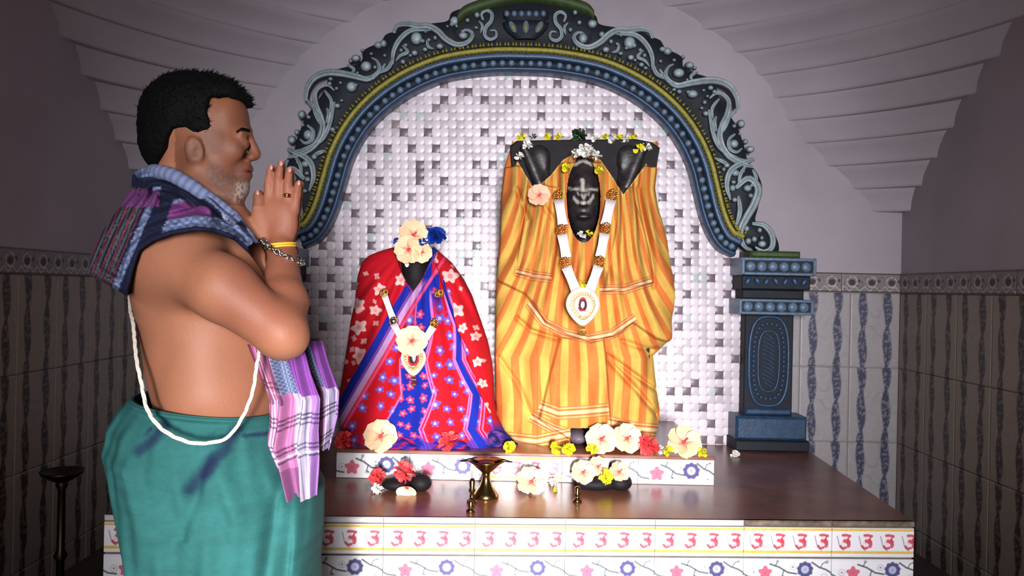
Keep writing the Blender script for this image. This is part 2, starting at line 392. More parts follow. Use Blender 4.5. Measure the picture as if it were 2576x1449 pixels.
# ------------------------------------------------------------------ mosaic of small pillowed tiles
MD = 3.872; pitch = 20.35
poly = [tuple(p) for p in (INN+NRM*18)]+[(1885, 700), (1885, 1150), (715, 1150), (715, 700)]
cells = []
for i in range(-4, 70):
    for j in range(-2, 60):
        cx = 690+i*pitch; cy = 150+j*pitch
        ux, uy = U(cx, cy)
        if 715 < ux < 1885: cells.append((ux, uy, cx, cy))
ca = np.array(cells); ins = sdpoly(ca[:, 0], ca[:, 1], poly) < 0; ca = ca[ins]
DARK = set(); rt = random.Random(4)
for j in range(-3, 70):
    i = -5+rt.randint(0, 3)
    while i < 80:
        if (j % 2 == 1 and rt.random() < .8) or (j % 2 == 0 and rt.random() < .07): DARK.add((i, j))
        i += rt.choice((2, 3, 3, 4, 5, 6))
TV = RNG.rand(120, 120, 3)
def tilecol(cx, cy):
    i = round((cx-690)/pitch); j = round((cy-150)/pitch); h = TV[i+10, j+10, 0]
    if (i, j) in DARK: c = lin(112, 98, 106)
    elif h > .985: c = lin(140, 126, 132)
    elif h < .28: c = lin(196, 186, 193)
    elif h < .31: c = lin(184, 192, 192)
    else: c = lin(219, 207, 215)
    return c*(.93+.12*TV[i+10, j+10, 1])
def pillow(c, s, R, n=5):
    u = np.linspace(-1, 1, n); A, B = np.meshgrid(u, u, indexing='ij'); d = (1-A**4)*(1-B**4)
    P = np.stack([A*s*.985, -.0018*d, B*s*.985], -1).reshape(-1, 3); sk = P[[0, (n-1)*n, n*n-1, n-1]].copy(); sk[:, 1] = .006
    P = np.vstack([P, sk]); P = P@R.T+c; Q = [tuple(q) for q in quads(n, n)]
    a, b, e, f = 0, (n-1)*n, n*n-1, n-1; k = n*n
    Q += [(a, k, k+1, b)+(), (b, k+1, k+2, e), (e, k+2, k+3, f), (f, k+3, k, a)]
    return P, Q
Rr = np.array(Matrix.Rotation(PHI, 3, 'Y')); hs = pitch/2*MD/F
# 300 tiles that show best get their own object, the rest is one part
vis = []
for idx, (ux, uy, cx, cy) in enumerate(ca):
    v = abs(cx-1120)/1.2+abs(cy-400)
    if cx > 1250 and cy > 340: v += 900
    vis.append(v)
order = np.argsort(vis); single = set(order[:300].tolist())
palette = {}
allV = []; allF = []; allC = []; k = 0
for idx, (ux, uy, cx, cy) in enumerate(ca):
    c = tilecol(cx, cy); p = UW(ux, uy, MD)
    if idx in single:
        key = tuple(np.round(c*14).astype(int))
        if key not in palette:
            P, Q = pillow(np.zeros(3), hs, Rr); palette[key] = mdata('mosaic_tile', P, Q, M['mosaic'], np.tile(np.array(c), (len(P), 1)))
        inst('mosaic_tile', palette[key], wb, p)
    else:
        P, Q = pillow(p, hs, Rr); allV.append(P); allF += [tuple(a+k for a in q) for q in Q]; allC.append(np.tile(c, (len(P), 1))); k += len(P)
mesh('mosaic_tiles', np.vstack(allV), allF, M['mosaic'], wb, C=np.vstack(allC), kind='stuff')
P0 = [UW(x, y, MD+.004) for x, y in [tuple(p) for p in (INN+NRM*14)[::6]]+[(1880, 700), (1880, 1145), (720, 1145), (720, 700)]]
nb = len(P0); mesh('mosaic_bed', P0+[p+np.array((0, .02, 0)) for p in P0], [tuple(range(nb))]+[(i, (i+1) % nb, nb+(i+1) % nb, nb+i) for i in range(nb)], M['mosaic_grout'], wb, smooth=False)
# ------------------------------------------------------------------ the carved arch
arch = empty('carved_arch', UW(AM, 645, DA), 'dark blue carved plaster arch with silver scrolls around the mosaic niche', 'arch')
def sweep(name, prof, m, C=None, **kw):
    n = len(INN); V = []
    for off, d in prof:
        P = INN+NRM*off; V.append(np.array([UW(x, y, DA) for x, y in P])*1.0)
        V[-1][:, 1] = d
    V = np.stack(V, 1); Q = quads(n, len(prof), False, True); caps = [tuple(range(len(prof))), tuple(range((n-1)*len(prof), n*len(prof)))[::-1]]
    return mesh(name, V.reshape(-1, 3), [tuple(q) for q in Q]+caps, m, arch, **kw)
sweep('inner_rim', [(0, 3.868), (0, 3.79), (4, 3.775), (9, 3.775), (12, 3.79), (12, 3.868)], M['blue'])
sweep('bead_channel', [(12, 3.868), (12, 3.80), (32, 3.80), (32, 3.868)], M['navy'])
sweep('outer_rim', [(32, 3.868), (32, 3.785), (36, 3.77), (40, 3.778), (44, 3.77), (48, 3.79), (48, 3.868)], M['blue'])
sweep('yellow_band', [(51, 3.868), (51, 3.79), (53, 3.782), (60, 3.782), (62, 3.79), (62, 3.868)], M['yellow'])
n = len(INN); L = np.r_[0, np.cumsum(np.linalg.norm(np.diff(INN, axis=0), axis=1))]
bd = mdata('bead', *ell((0, 0, 0), (.0165, .016, .0165), 12, 8), M['pale'])
for s in np.arange(10, L[-1]-5, 23.5):
    i = int(np.interp(s, L, np.arange(n))); p = INN[i]+NRM[i]*22; q = UW(p[0], p[1], DA); q[1] = 3.797
    inst('bead', bd, arch, q, scale=(.9+.15*random.random(),)*3)
parts = []
for s in np.arange(4, L[-1], 9.5):
    i = int(np.interp(s, L, np.arange(n)))
    for off, sg, ln in ((62, 1, 9), (50, -1, 8)):
        a = INN[i]+NRM[i]*off+T[i]*3; b = INN[i]+NRM[i]*off-T[i]*3; c = INN[i]+NRM[i]*(off+sg*ln)
        A, B, Cc = UW(*a, 3.785), UW(*b, 3.785), UW(*c, 3.80)
        parts.append(([A, B, Cc, A+[0, .03, 0], B+[0, .03, 0], Cc+[0, .02, 0]], [(0, 1, 2), (0, 3, 4, 1), (1, 4, 5, 2), (2, 5, 3, 0)]))
mesh('serrated_edge', *join(parts), M['yellow'], arch, smooth=False, kind='stuff')
# ground plate behind the scrolls
A = INN+NRM*46
V = []
for a, b in zip(A, OUT):
    for f, d in ((0, 3.83), (.96, 3.815), (1, 3.83)): p = a+(b-a)*f; q = UW(p[0], p[1], DA); q[1] = d; V.append(q)
    q = UW(b[0], b[1], DA); q[1] = 3.899; V.append(q)
    q = UW(a[0], a[1], DA); q[1] = 3.899; V.append(q)
mesh('ground_plate', V, [tuple(q) for q in quads(n, 5, False, True)]+[(0, 1, 2, 3, 4), tuple(range((n-1)*5, n*5))[::-1]], M['navy'], arch)
# scroll strokes: (points in a 1449-px view of the photo's x 700..1340, y 0..640), width
Z7 = 1449/640
ST = [([(40, 885), (110, 868), (180, 830), (225, 770), (240, 700), (215, 630), (170, 580), (140, 545)], 26),
      ([(140, 560), (150, 490), (190, 430), (260, 400), (340, 402), (430, 420), (500, 436), (560, 400), (600, 345)], 28),
      ([(240, 740), (235, 660), (205, 590), (195, 520), (225, 480), (270, 470), (305, 500)], 20),
      ([(262, 690), (275, 640), (262, 600)], 18),
      ([(440, 430), (520, 425), (565, 385), (555, 335), (520, 310)], 18),
      ([(640, 350), (650, 270), (690, 200), (750, 155), (820, 150), (880, 150)], 22),
      ([(650, 170), (665, 130), (720, 118), (790, 130), (850, 130), (905, 160), (950, 205), (1015, 237), (1075, 222), (1105, 180), (1075, 150), (1040, 160)], 26),
      ([(560, 400), (620, 370), (650, 300)], 18),
      ([(150, 700), (185, 735), (180, 785), (140, 805), (105, 780)], 16),
      ([(180, 560), (200, 640), (225, 700)], 14), ([(250, 500), (290, 560), (280, 620)], 15),
      ([(380, 350), (420, 380), (400, 410)], 14), ([(700, 240), (730, 280), (690, 300), (660, 330)], 15),
      ([(840, 210), (850, 250), (880, 260)], 14),
      ([(1140, 100), (1160, 130), (1150, 170)], 12),
      ([(1165, 95), (1155, 60), (1185, 40), (1215, 60), (1210, 105), (1180, 140), (1175, 185), (1205, 208), (1240, 190), (1235, 155), (1205, 155)], 17),
      ([(80, 880), (110, 930), (120, 1000)], 16), ([(40, 900), (20, 960), (60, 1010)], 16)]
BO = [(155, 757, 30), (60, 785, 26), (90, 742, 17), (118, 640, 24), (158, 655, 15), (125, 700, 12), (490, 362, 36), (430, 315, 28), (400, 330, 14), (560, 240, 26), (590, 230, 22), (598, 300, 12),
      (780, 200, 38), (833, 160, 13), (852, 210, 13), (888, 198, 14), (915, 246, 24), (770, 285, 22), (745, 300, 12), (830, 265, 17), (718, 240, 14), (692, 270, 14), (1000, 100, 30), (1075, 97, 15),
      (1050, 185, 30), (280, 463, 15), (320, 490, 12), (343, 457, 12), (405, 480, 34), (432, 470, 14), (325, 590, 20), (350, 560, 13), (140, 925, 28), (95, 915, 12), (440, 400, 10), (520, 290, 13), (470, 270, 13), (1125, 140, 14)]
# lower foot scrolls, taken from the right foot (photo pixels)
STR = [([(1905, 395), (1850, 420), (1835, 460), (1845, 500)], 13), ([(1858, 470), (1890, 445), (1915, 470), (1905, 510), (1885, 545), (1870, 580), (1878, 615), (1900, 630)], 17),
       ([(1900, 560), (1930, 565), (1950, 590), (1950, 620), (1930, 632), (1908, 620)], 13), ([(1865, 490), (1868, 530), (1858, 570)], 11), ([(1808, 395), (1840, 410)], 9),
       ([(1790, 270), (1800, 330), (1820, 370), (1865, 395), (1890, 398)], 10)]
BOR = [(1850, 470, 9), (1855, 500, 8), (1852, 455, 7), (1888, 470, 12), (1925, 612, 12), (1890, 605, 9), (1835, 412, 9), (1862, 408, 7), (1905, 600, 8)]
strokes = [(np.array([U(700+x/Z7, y/Z7) for x, y in P]), wv/Z7) for P, wv in ST]
bosses = [(np.array(U(700+x/Z7, y/Z7)), r/Z7) for x, y, r in BO]
strokesR = [(np.array([U(*p) for p in P]), wv) for P, wv in STR]; bossesR = [(np.array(U(x, y)), r) for x, y, r in BOR]
def mir(P): Q = P.copy(); Q[..., 0] = 2*AM-Q[..., 0]; return Q
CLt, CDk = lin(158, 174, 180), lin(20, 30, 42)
def stroke(P, wd, par, d0=3.815, rise=.02):
    P = catmull(P, 30); n = len(P); T = np.gradient(P, axis=0); T /= np.linalg.norm(T, axis=1)[:, None]+1e-9; N = np.stack([-T[:, 1], T[:, 0]], 1)
    t = np.linspace(0, 1, n); w = wd*.55*np.clip(np.sin(PI*(t*.86+.1))**.6, .15, 1)
    V = []; C = []
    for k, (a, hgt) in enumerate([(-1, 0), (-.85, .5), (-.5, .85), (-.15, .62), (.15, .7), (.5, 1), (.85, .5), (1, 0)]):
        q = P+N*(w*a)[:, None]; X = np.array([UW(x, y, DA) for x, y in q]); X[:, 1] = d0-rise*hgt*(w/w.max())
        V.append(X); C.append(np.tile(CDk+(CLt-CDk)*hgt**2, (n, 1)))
    V = np.stack(V, 1); C = np.stack(C, 1)
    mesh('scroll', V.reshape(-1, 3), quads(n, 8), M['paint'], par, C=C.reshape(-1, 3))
def boss(c, r, par, d0=3.815):
    V, Fa = ell((0, 0, 0), (r*DA/F, .016+r*.0004, r*DA/F*random.uniform(.75, 1.1)), 12, 8)
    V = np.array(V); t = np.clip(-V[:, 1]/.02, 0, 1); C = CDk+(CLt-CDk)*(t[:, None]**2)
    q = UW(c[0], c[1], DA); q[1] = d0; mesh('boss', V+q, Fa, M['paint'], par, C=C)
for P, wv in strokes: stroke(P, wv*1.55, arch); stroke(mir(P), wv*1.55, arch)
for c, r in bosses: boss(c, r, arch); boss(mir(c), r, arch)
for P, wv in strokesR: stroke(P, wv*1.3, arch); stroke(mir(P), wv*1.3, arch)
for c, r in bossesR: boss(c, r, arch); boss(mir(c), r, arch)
rb = random.Random(5)
allp = np.vstack([catmull(P, 30) for P, _ in strokes+strokesR]+[mir(catmull(P, 30)) for P, _ in strokes+strokesR]+[np.array([c for c, _ in bosses+bossesR])]+[mir(np.array([c for c, _ in bosses+bossesR]))])
for i in range(8, len(INN)-8, 3):
    a, b = A[i], OUT[i]; q = a+(b-a)*rb.uniform(.3, .93)
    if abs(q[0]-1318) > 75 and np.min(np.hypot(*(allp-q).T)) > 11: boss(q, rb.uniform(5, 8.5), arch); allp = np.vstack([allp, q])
# urn relief at the crown
def ur(px, py, d): x, y = U(px, py); q = UW(x, y, DA); q[1] = d; return q
V = []; prf = [(24, 92, .9), (34, 84, 1), (46, 74, 1), (56, 62, 1), (60, 48, 1), (52, 46, .7), (50, 40, .7), (58, 36, 1), (58, 22, 1), (52, 18, .8)]
for hw, y, b in prf: V += [ur(1323+hw*math.cos(a)*-1, y, 3.815-.03*b*math.sin(a)) for a in np.linspace(0, PI, 14)]
urn = mesh('urn', V, quads(len(prf), 14), M['navy'], arch)
for i in range(6): mesh('urn_bead', *ell(ur(1275+i*18.5, 30, 3.785), (.014, .012, .016), 10, 6), M['pale'], urn)
for i, (x, s) in enumerate(((1290, -.5), (1323, 0), (1357, .5))):
    mesh('urn_petal', *ell(ur(x, 64, 3.783), (.016, .010, .032), 12, 8, Matrix.Rotation(s, 3, 'Y')), M['pale'], urn)
    mesh('urn_petal_core', *ell(ur(x, 66, 3.775), (.007, .007, .018), 10, 6, Matrix.Rotation(s, 3, 'Y')), M['yellow'], urn)
V = []; pts = catmull([(1150, 42), (1168, 24), (1210, 8), (1270, -8), (1330, -14), (1390, -8), (1440, 4), (1480, 18), (1496, 36)], 40)
for x, y in pts:
    for dy, d in ((-16, 3.9), (-16, 3.79), (-2, 3.77), (12, 3.79), (12, 3.9)): V.append(ur(x, y+dy, d))
mesh('crown_ledge', V, [tuple(q) for q in quads(40, 5, False, True)]+[(0, 1, 2, 3, 4), tuple(range(195, 200))[::-1]], M['green'], arch)
# ------------------------------------------------------------------ pilasters
def pilaster(cx, label):
    z0 = .461; zz = lambda py, s: H-(py-CY)/F*s
    r = empty('pilaster', (cx, 3.8, z0), label, 'pilaster', 'pilasters carrying the arch')
    def b(name, hw, yf, za, zb, m, ch=.006, dx=0): return mesh(name, *bbox(cx-hw+dx, cx+hw+dx, yf, 3.899, za, zb, ch), m, r, smooth=False)
    zA = zz(1107-13, 3.74); zB = zz(1046-13, 3.76)
    b('plinth', .178, 3.72, z0, zA, M['navy']); b('base_block', .172, 3.735, zA, zB, M['blue'], .012)
    zC = zz(791-13, 3.72); b('shaft', .120, 3.80, zB, zC, M['navy']); b('shaft_foot', .112, 3.786, zB, zB+.032, M['blue'], .008)
    zD = zz(752-13, 3.70); zE = zz(728-13, 3.7); zF = zz(692-13, 3.68); zG = zz(648-13, 3.68)
    def framed(za, zb, yf, hw, nm):
        blk = b(nm, hw, yf+.012, za, zb, M['navy'], .002)
        for a, c in ((za, za+.014), (zb-.014, zb)): b('fillet', hw+.002, yf, a, c, M['pale'], .004)
        for sx in (-1, 1): mesh('fillet', *bbox(cx+sx*hw-.008, cx+sx*hw+.008, yf, 3.899, za, zb, .004), M['pale'], r, smooth=False)
        for i in range(6):
            mesh('disc', *ell((cx-hw+.038+i*(2*hw-.076)/5, yf+.012, (za+zb)/2), (.024, .014, .024), 16, 8), M['pale'], blk)
    framed(zC, zD, 3.70, .172, 'lower_moulding'); b('neck', .150, 3.755, zD, zE, M['navy'])
    fz = b('frieze', .165, 3.715, zE, zF, M['navy'])
    framed(zF, zG, 3.675, .170, 'cap')
    for i in range(7):
        s = -.135+i*.045
        mesh('frieze_leaf', *ell((cx+s, 3.715, (zE+zF)/2+.006), (.014, .012, .024), 10, 6, Matrix.Rotation(.5*(-1)**i, 3, 'Y')), M['blue'], fz)
    b('moss_slab', .12, 3.70, zG, zG+.034, M['green'], .01, -.01)
    zc = (zB+.032+zC)/2; hh = (zC-zB-.032)/2-.012
    def oval(hw, hz, n=60, e=3.0):
        a = np.linspace(0, 2*PI, n, endpoint=False); c, s = np.cos(a), np.sin(a)
        return np.stack([cx+hw*np.sign(c)*abs(c)**(2/e), np.full(n, 3.80), zc+hz*np.sign(s)*abs(s)**(2/e)], 1)
    mesh('panel_border', *tube(oval(.096, hh), .009, 8, True), M['blue'], r); mesh('panel_border', *tube(oval(.052, hh*.68), .006, 8, True), M['blue'], r)
    O = catmull(oval(.074, hh*.84)[::2], 38, True)
    dm = mdata('dot', *ell((0, 0, 0), (.011, .010, .009), 10, 6), M['blue'])
    for p in O: inst('dot', dm, r, p)
    for i in range(13):
        z = zc-hh*.55+i*hh*1.1/12; wv = .018 if i in (0, 12) else .030
        P = catmull([(cx-wv, 3.80, z+.02), (cx-.006, 3.80, z+.006), (cx+.006, 3.80, z+.002), (cx+wv, 3.80, z-.018)], 14)
        mesh('hatch_stroke', *tube(P, .0045, 6), M['blue'], r)
pilaster(1.265, 'dark blue carved pilaster on the right, under the arch foot')
pilaster((2*AM-1936-CX)/F*3.8-.01+.02, 'matching blue pilaster on the left, mostly behind the praying man')
# ================================================================== PLATFORM AND PEDESTAL
zP = .459; FL = np.array((-1.304, 2.507)); FR = np.array((1.374, 2.617)); BL = np.array((-1.45, 3.895)); BR = np.array((1.462, 3.895))
plat = empty('altar_platform', ((FL+FR)/2).tolist()+[0], 'wide altar platform with brown granite top and printed white tiles on its front', 'platform')
ins_ = .012; fd = (FR-FL)/np.linalg.norm(FR-FL); fn_ = np.array((fd[1], -fd[0]))   # outward normal (towards camera)
mesh('masonry_core', *prism([FL-fn_*.012, FR-fn_*.012, BR, BL], 0, zP-.02), M['core'], plat, smooth=False)
mesh('granite_top', *prism([FL-fn_*.004, FR-fn_*.004, BR+[.004, 0], BL], zP-.02, zP), M['granite'], plat, smooth=False)
Lf = np.linalg.norm(FR-FL); ang = math.atan2(fd[1], fd[0])
WT = lin(238, 234, 238)
def stroke_mask(u, v, P, w0, asp):
    P = np.array(P, float)*[asp, 1]; d, _, a = dline(u*asp, v, P); return sm(w0, w0*.55, d)
def om_fn(u, v):
    C = np.ones(u.shape+(3,))*WT; y = 1-v
    for a, b in ((.015, .11), (.78, .885)):
        m = sm(a, a+.012, y)*sm(b, b-.012, y); wob = .8+.2*vnoise(u*70, y*30, 1); C = mixc(C, m*wob, lin(226, 184, 40))
    C = mixc(C, sm(.012, 0, np.abs(y-.955))*.35, lin(150, 150, 160))
    x = (u*4) % 1; rd = lin(206, 62, 84)
    C = mixc(C, np.clip(sum(stroke_mask(x, y, p, .06, .75) for p in ([(.56, .32), (.68, .42), (.68, .5)], [(.45, .5), (.54, .55)])), 0, 1)*.25, lin(235, 140, 150))
    S = [([(.48, .25), (.60, .24), (.81, .27)], .060), ([(.77, .30), (.71, .38)], .035), ([(.56, .44), (.67, .47), (.77, .55), (.74, .62)], .078), ([(.71, .40), (.78, .47)], .06), ([(.38, .62), (.48, .70), (.62, .67)], .056)]
    for p, wv in S: C = mixc(C, stroke_mask(x, y, p, wv, .75)*.92, rd)
    return mixc(C, stroke_mask(x, y, [(.22, .28), (.27, .42), (.31, .56), (.39, .68), (.53, .76)], .026, .75)*.6, lin(120, 70, 84))
def floral(asp, vs=1.0):
    def fn(u, v):
        C = np.ones(u.shape+(3,))*WT; X = u*asp; y = (1-v)
        gr = lin(76, 84, 92)
        C = mixc(C, sm(.02, 0, np.abs(y-.06))*.3, lin(150, 150, 165))
        for P, wv in (([(.30, .22), (.40, .34), (.50, .56), (.60, .62)], .03), ([(.78, .14), (.86, .34), (.94, .44), (1.02, .62)], .03), ([(-.02, .60), (.05, .74), (.14, .78)], .03),
                      ([(.88, .34), (.90, .18), (.94, .12)], .016), ([(.46, .46), (.44, .70), (.47, .76)], .02), ([(.36, .3), (.38, .14)], .018)):
            P = np.array(P)*[asp, 1]; d, _, _ = dline(X, y, P); C = mixc(C, sm(wv*1.7, wv*.8, d)*.9, gr)
        for cx, cy, r in ((.115, .56, .13), (.92, .76, .14), (.56, .34, .12), (.445, .74, .07), (.95, .12, .07), (.385, .10, .06)):
            d = np.hypot(X-cx*asp, y-cy); C = mixc(C, sm(.035, .01, np.abs(d-r))*.45, lin(150, 156, 160)); C = mixc(C, sm(.06, .03, d)*.7, gr)
        dx, dy = X-.245*asp, y-.58; a = np.arctan2(dx, -dy); r = np.hypot(dx, dy)
        C = mixc(C, sm(.03, -.02, r-(.25+.05*np.cos(5*a)))*.95, lin(214, 96, 122)); C = mixc(C, sm(.05, .02, r)*.5, lin(150, 60, 86))
        dx, dy = X-.70*asp, y-.44; a = np.arctan2(dx, -dy); r = np.hypot(dx, dy)
        C = mixc(C, sm(.05, -.03, r-(.32+.02*np.cos(9*a)))*.95, lin(66, 62, 120)); C = mixc(C, sm(.03, -.02, r-(.16+.012*np.cos(12*a)))*.85, lin(196, 198, 224)); C = mixc(C, sm(.07, .04, r)*.4, lin(110, 110, 170))
        return C
    return fn
om = painted('om_tile', .3, .1, 241, 81, om_fn, M['tile']); flo = painted('floral_tile', .3, .082, 241, 70, floral(.3/.082), M['tile']); flo2 = painted('floral_tile_tall', .3, .1, 241, 81, floral(3), M['tile'])
lip = mdata('nosing_tile', *bbox(.001, .299, 0, .016, 0, .019, .004), M['marble'], smooth=False)
plain = painted('plain_tile', .3, .2, 6, 6, lambda u, v: np.ones(u.shape+(3,))*WT, M['tile'])
off = (1852-1625)/757*0
x0 = -((1625-262)/757 % .3)+.0                     # joint phase measured from the photo
s = x0+.3*0 if x0 > -.3 else x0
k = 0
while s < Lf:
    a = max(0, s); wv = min(.3, Lf-s); p = FL+fd*s
    if s < 0 or s+.3 > Lf+.001:                    # cut end tiles: clipped copies
        pass
    for nm, me, z in (('om_tile', om, zP-.02-.102), ('floral_tile', flo, zP-.02-.105-.084), ('plain_tile', plain, zP-.02-.105-.087-.202), ('nosing_tile', lip, zP-.019)):
        if s < 0 or s+.3 > Lf+.001:
            m2 = me.copy(); co_ = np.zeros(len(m2.vertices)*3); m2.vertices.foreach_get('co', co_); co_ = co_.reshape(-1, 3)
            lo = -s if s < 0 else 0; hi = .3 if s+.3 <= Lf else Lf-s
            import bmesh
            bm = bmesh.new(); bm.from_mesh(m2)
            if lo > 0: bmesh.ops.bisect_plane(bm, geom=bm.verts[:]+bm.edges[:]+bm.faces[:], plane_co=(lo, 0, 0), plane_no=(-1, 0, 0), clear_outer=True)
            if hi < .3: bmesh.ops.bisect_plane(bm, geom=bm.verts[:]+bm.edges[:]+bm.faces[:], plane_co=(hi, 0, 0), plane_no=(1, 0, 0), clear_outer=True)
            bm.to_mesh(m2); bm.free(); mm = m2
        else: mm = me
        if nm == 'nosing_tile' and s > Lf-.72: mm = mm.copy(); mm.materials.clear(); mm.materials.append(M['dirtynose'])
        o = inst(nm, mm, plat, (p[0]+fn_[0]*.0, p[1]+fn_[1]*.0-.002*(nm == 'nosing_tile'), z), (0, 0, ang))
    s += .3
# pedestal
zQ = .573; PL, PR, PY = -.678, .812, 3.05
ped = empty('idol_pedestal', (.06, PY, zP), 'low tiled pedestal under the two draped idols, with a brown granite top', 'pedestal')
mesh('masonry_core', *box(PL+.01, PR-.001, PY+.010, 3.865, zP, zQ-.014), M['core'], ped, smooth=False)
mesh('granite_top', *bbox(PL, PR+.003, PY-.003, 3.866, zQ-.014, zQ, .003), M['granite'], ped, smooth=False)
for x, me, nm in ((.509, flo2, 'floral_tile'), (.209, flo2, 'floral_tile'), (-.091, om, 'om_tile'), (-.391, flo2, 'floral_tile')):
    inst(nm, me, ped, (x+.002, PY, zP))
m2 = flo2.copy(); import bmesh
bm = bmesh.new(); bm.from_mesh(m2); bmesh.ops.bisect_plane(bm, geom=bm.verts[:]+bm.edges[:]+bm.faces[:], plane_co=(.013, 0, 0), plane_no=(-1, 0, 0), clear_outer=True); bm.to_mesh(m2); bm.free()
inst('floral_tile', m2, ped, (PL-.011, PY, zP))
# ================================================================== DRAPED IDOLS
def drape(name, Lp, Rp, y0, y1, Yc, B, pattern, disp, holes, parent, nr=460, nc=420, back=.06, ebot=None):
    rows = np.linspace(0, 1, nr)[:, None]; nb = 40
    a = np.concatenate([np.linspace(0, PI, nc), np.linspace(PI, 2*PI, nb+2)[1:-1]])[None, :]
    py = y0+(y1-y0)*rows+0*a
    l = np.interp(py, [p[0] for p in Lp], [p[1] for p in Lp]); r = np.interp(py, [p[0] for p in Rp], [p[1] for p in Rp])
    if ebot is not None: py = py+ebot((l+r)/2-(r-l)/2*np.cos(a))*sm(.75, 1, rows)
    c = -np.cos(a); c = np.sign(c)*np.abs(c)**.9
    px = (l+r)/2+(r-l)/2*c; s = np.sin(a); b = np.interp(py, [q[0] for q in B], [q[1] for q in B])
    Y = Yc-np.where(s > 0, b*np.abs(s)**.75, back*s*np.abs(s)**-.3)
    front = sm(0, .25, s); Y = Y-disp(px, py)*front
    x = px+(py-CY)*PHI; y = py-(px-CX)*PHI
    Yr = Yc-.5*b                                   # outline is taken at this depth, the shape itself is at true scale
    P = np.stack([(x-CX)/F*Yr, Y, H-(y-CY)/F*Yr], -1)
    qx, qy = proj(P); C = pattern(qx, qy)
    V = P.reshape(-1, 3); Q = quads(nr, nc+nb, False, True)
    if holes is not None:
        h = holes(qx, qy) & (s > 0); hf = h.ravel()[Q].any(1); Q = Q[~hf]
    return mesh(name, V, Q, M['cloth'], parent, C=C.reshape(-1, 3))
# ---- yellow idol
YL = [(340, 1290), (372, 1283), (420, 1268), (500, 1259), (600, 1256), (700, 1248), (800, 1245), (900, 1243), (1000, 1245), (1050, 1250), (1100, 1275), (1130, 1300)]
YR = [(340, 1660), (372, 1661), (470, 1651), (520, 1660), (600, 1681), (700, 1698), (780, 1699), (850, 1692), (880, 1668), (897, 1650), (950, 1655), (1000, 1662), (1040, 1669), (1080, 1664), (1130, 1650)]
EXPO = [(1200, 300), (1740, 300), (1665, 358), (1568, 488), (1540, 442), (1512, 402), (1492, 384), (1470, 377), (1447, 384), (1415, 402), (1385, 440), (1345, 476), (1283, 372), (1250, 330)]
def ysdf(px, py): return sdpoly(px, py, EXPO)
def facein(px, py): return ((px-1468)/42.)**2+((py-497)/np.where(py < 497, 100., 112.))**2 < 1
def yhole(px, py): return (ysdf(px, py) < 0) | facein(px, py) | ((px > 1436) & (px < 1522) & (py > 1078))
YPAN = [(1405, 845), (1515, 850), (1530, 1040), (1535, 1092), (1425, 1092), (1352, 1045), (1362, 1010), (1380, 930)]
YAPR = [(1318, 740), (1340, 765), (1368, 810), (1420, 840), (1480, 858), (1540, 845), (1585, 812), (1640, 850), (1690, 866), (1720, 800), (1720, 420), (1230, 420), (1235, 700)]
YSL = [(1300, 660), (1298, 690), (1385, 704), (1395, 640), (1400, 480), (1330, 470)]; YSR = [(1508, 735), (1640, 712), (1632, 640), (1580, 480), (1540, 470), (1540, 560)]
YBR = [([(1298, 682), (1340, 694), (1388, 700)], 9), ([(1508, 728), (1570, 728), (1640, 706)], 9), ([(1330, 762), (1368, 812), (1420, 838), (1480, 852), (1540, 840), (1600, 800)], 9),
       ([(1356, 1022), (1405, 1040), (1470, 1036), (1532, 1030)], 12), ([(1335, 1048), (1390, 1078), (1432, 1092)], 10), ([(1530, 1062), (1600, 1078), (1668, 1084)], 12), ([(1272, 1102), (1350, 1110), (1436, 1092)], 12)]
def yq(px, py):
    up = np.clip(900-py, 0, 420); g = -.50*sm(1475, 1275, px)+.60*sm(1470, 1670, px)
    g2 = 1; q = px+g*up*g2+3.5*np.sin(py/70+px/90)+1.5*np.sin(py/31-px/60)
    mid = np.clip(1-np.abs(px-1460)/90, 0, 1)*sm(880, 1050, py); return q-(px-1440)*mid*.25
def ycol(px, py):
    q = yq(px, py); ye, og = lin(198, 156, 74), lin(194, 110, 52)
    s = (q/46.) % 1; wv = .5+.12*np.sin(q/71); m = sm(0, .05, s)*sm(wv+.05, wv, s)
    C = np.ones(px.shape+(3,))*ye; C = mixc(C, m, og); C *= (1+.14*(vnoise(px/40, py/60, 4)-.5))[..., None]
    for P, wv in YBR:
        d, side, arc = dline(px, py, P); tot = sum(math.dist(P[i], P[i+1]) for i in range(len(P)-1)); d = np.where((arc <= 0) | (arc >= tot-.01), 99, d); C = mixc(C, sm(wv*1.5, wv*1.5-3, d)*.5, lin(232, 184, 120))
        C = mixc(C, sm(3, 1.2, np.abs(d-wv*.62))*.8, lin(150, 66, 36)); C = mixc(C, sm(2.6, 1., np.abs(d-wv*1.25))*.7, lin(160, 74, 40)); C = mixc(C, sm(4., 2, d)*.5, lin(236, 200, 170))
    d = np.abs(ysdf(px, py)); return mixc(C, sm(5, 3, d)*.4, lin(236, 196, 110))
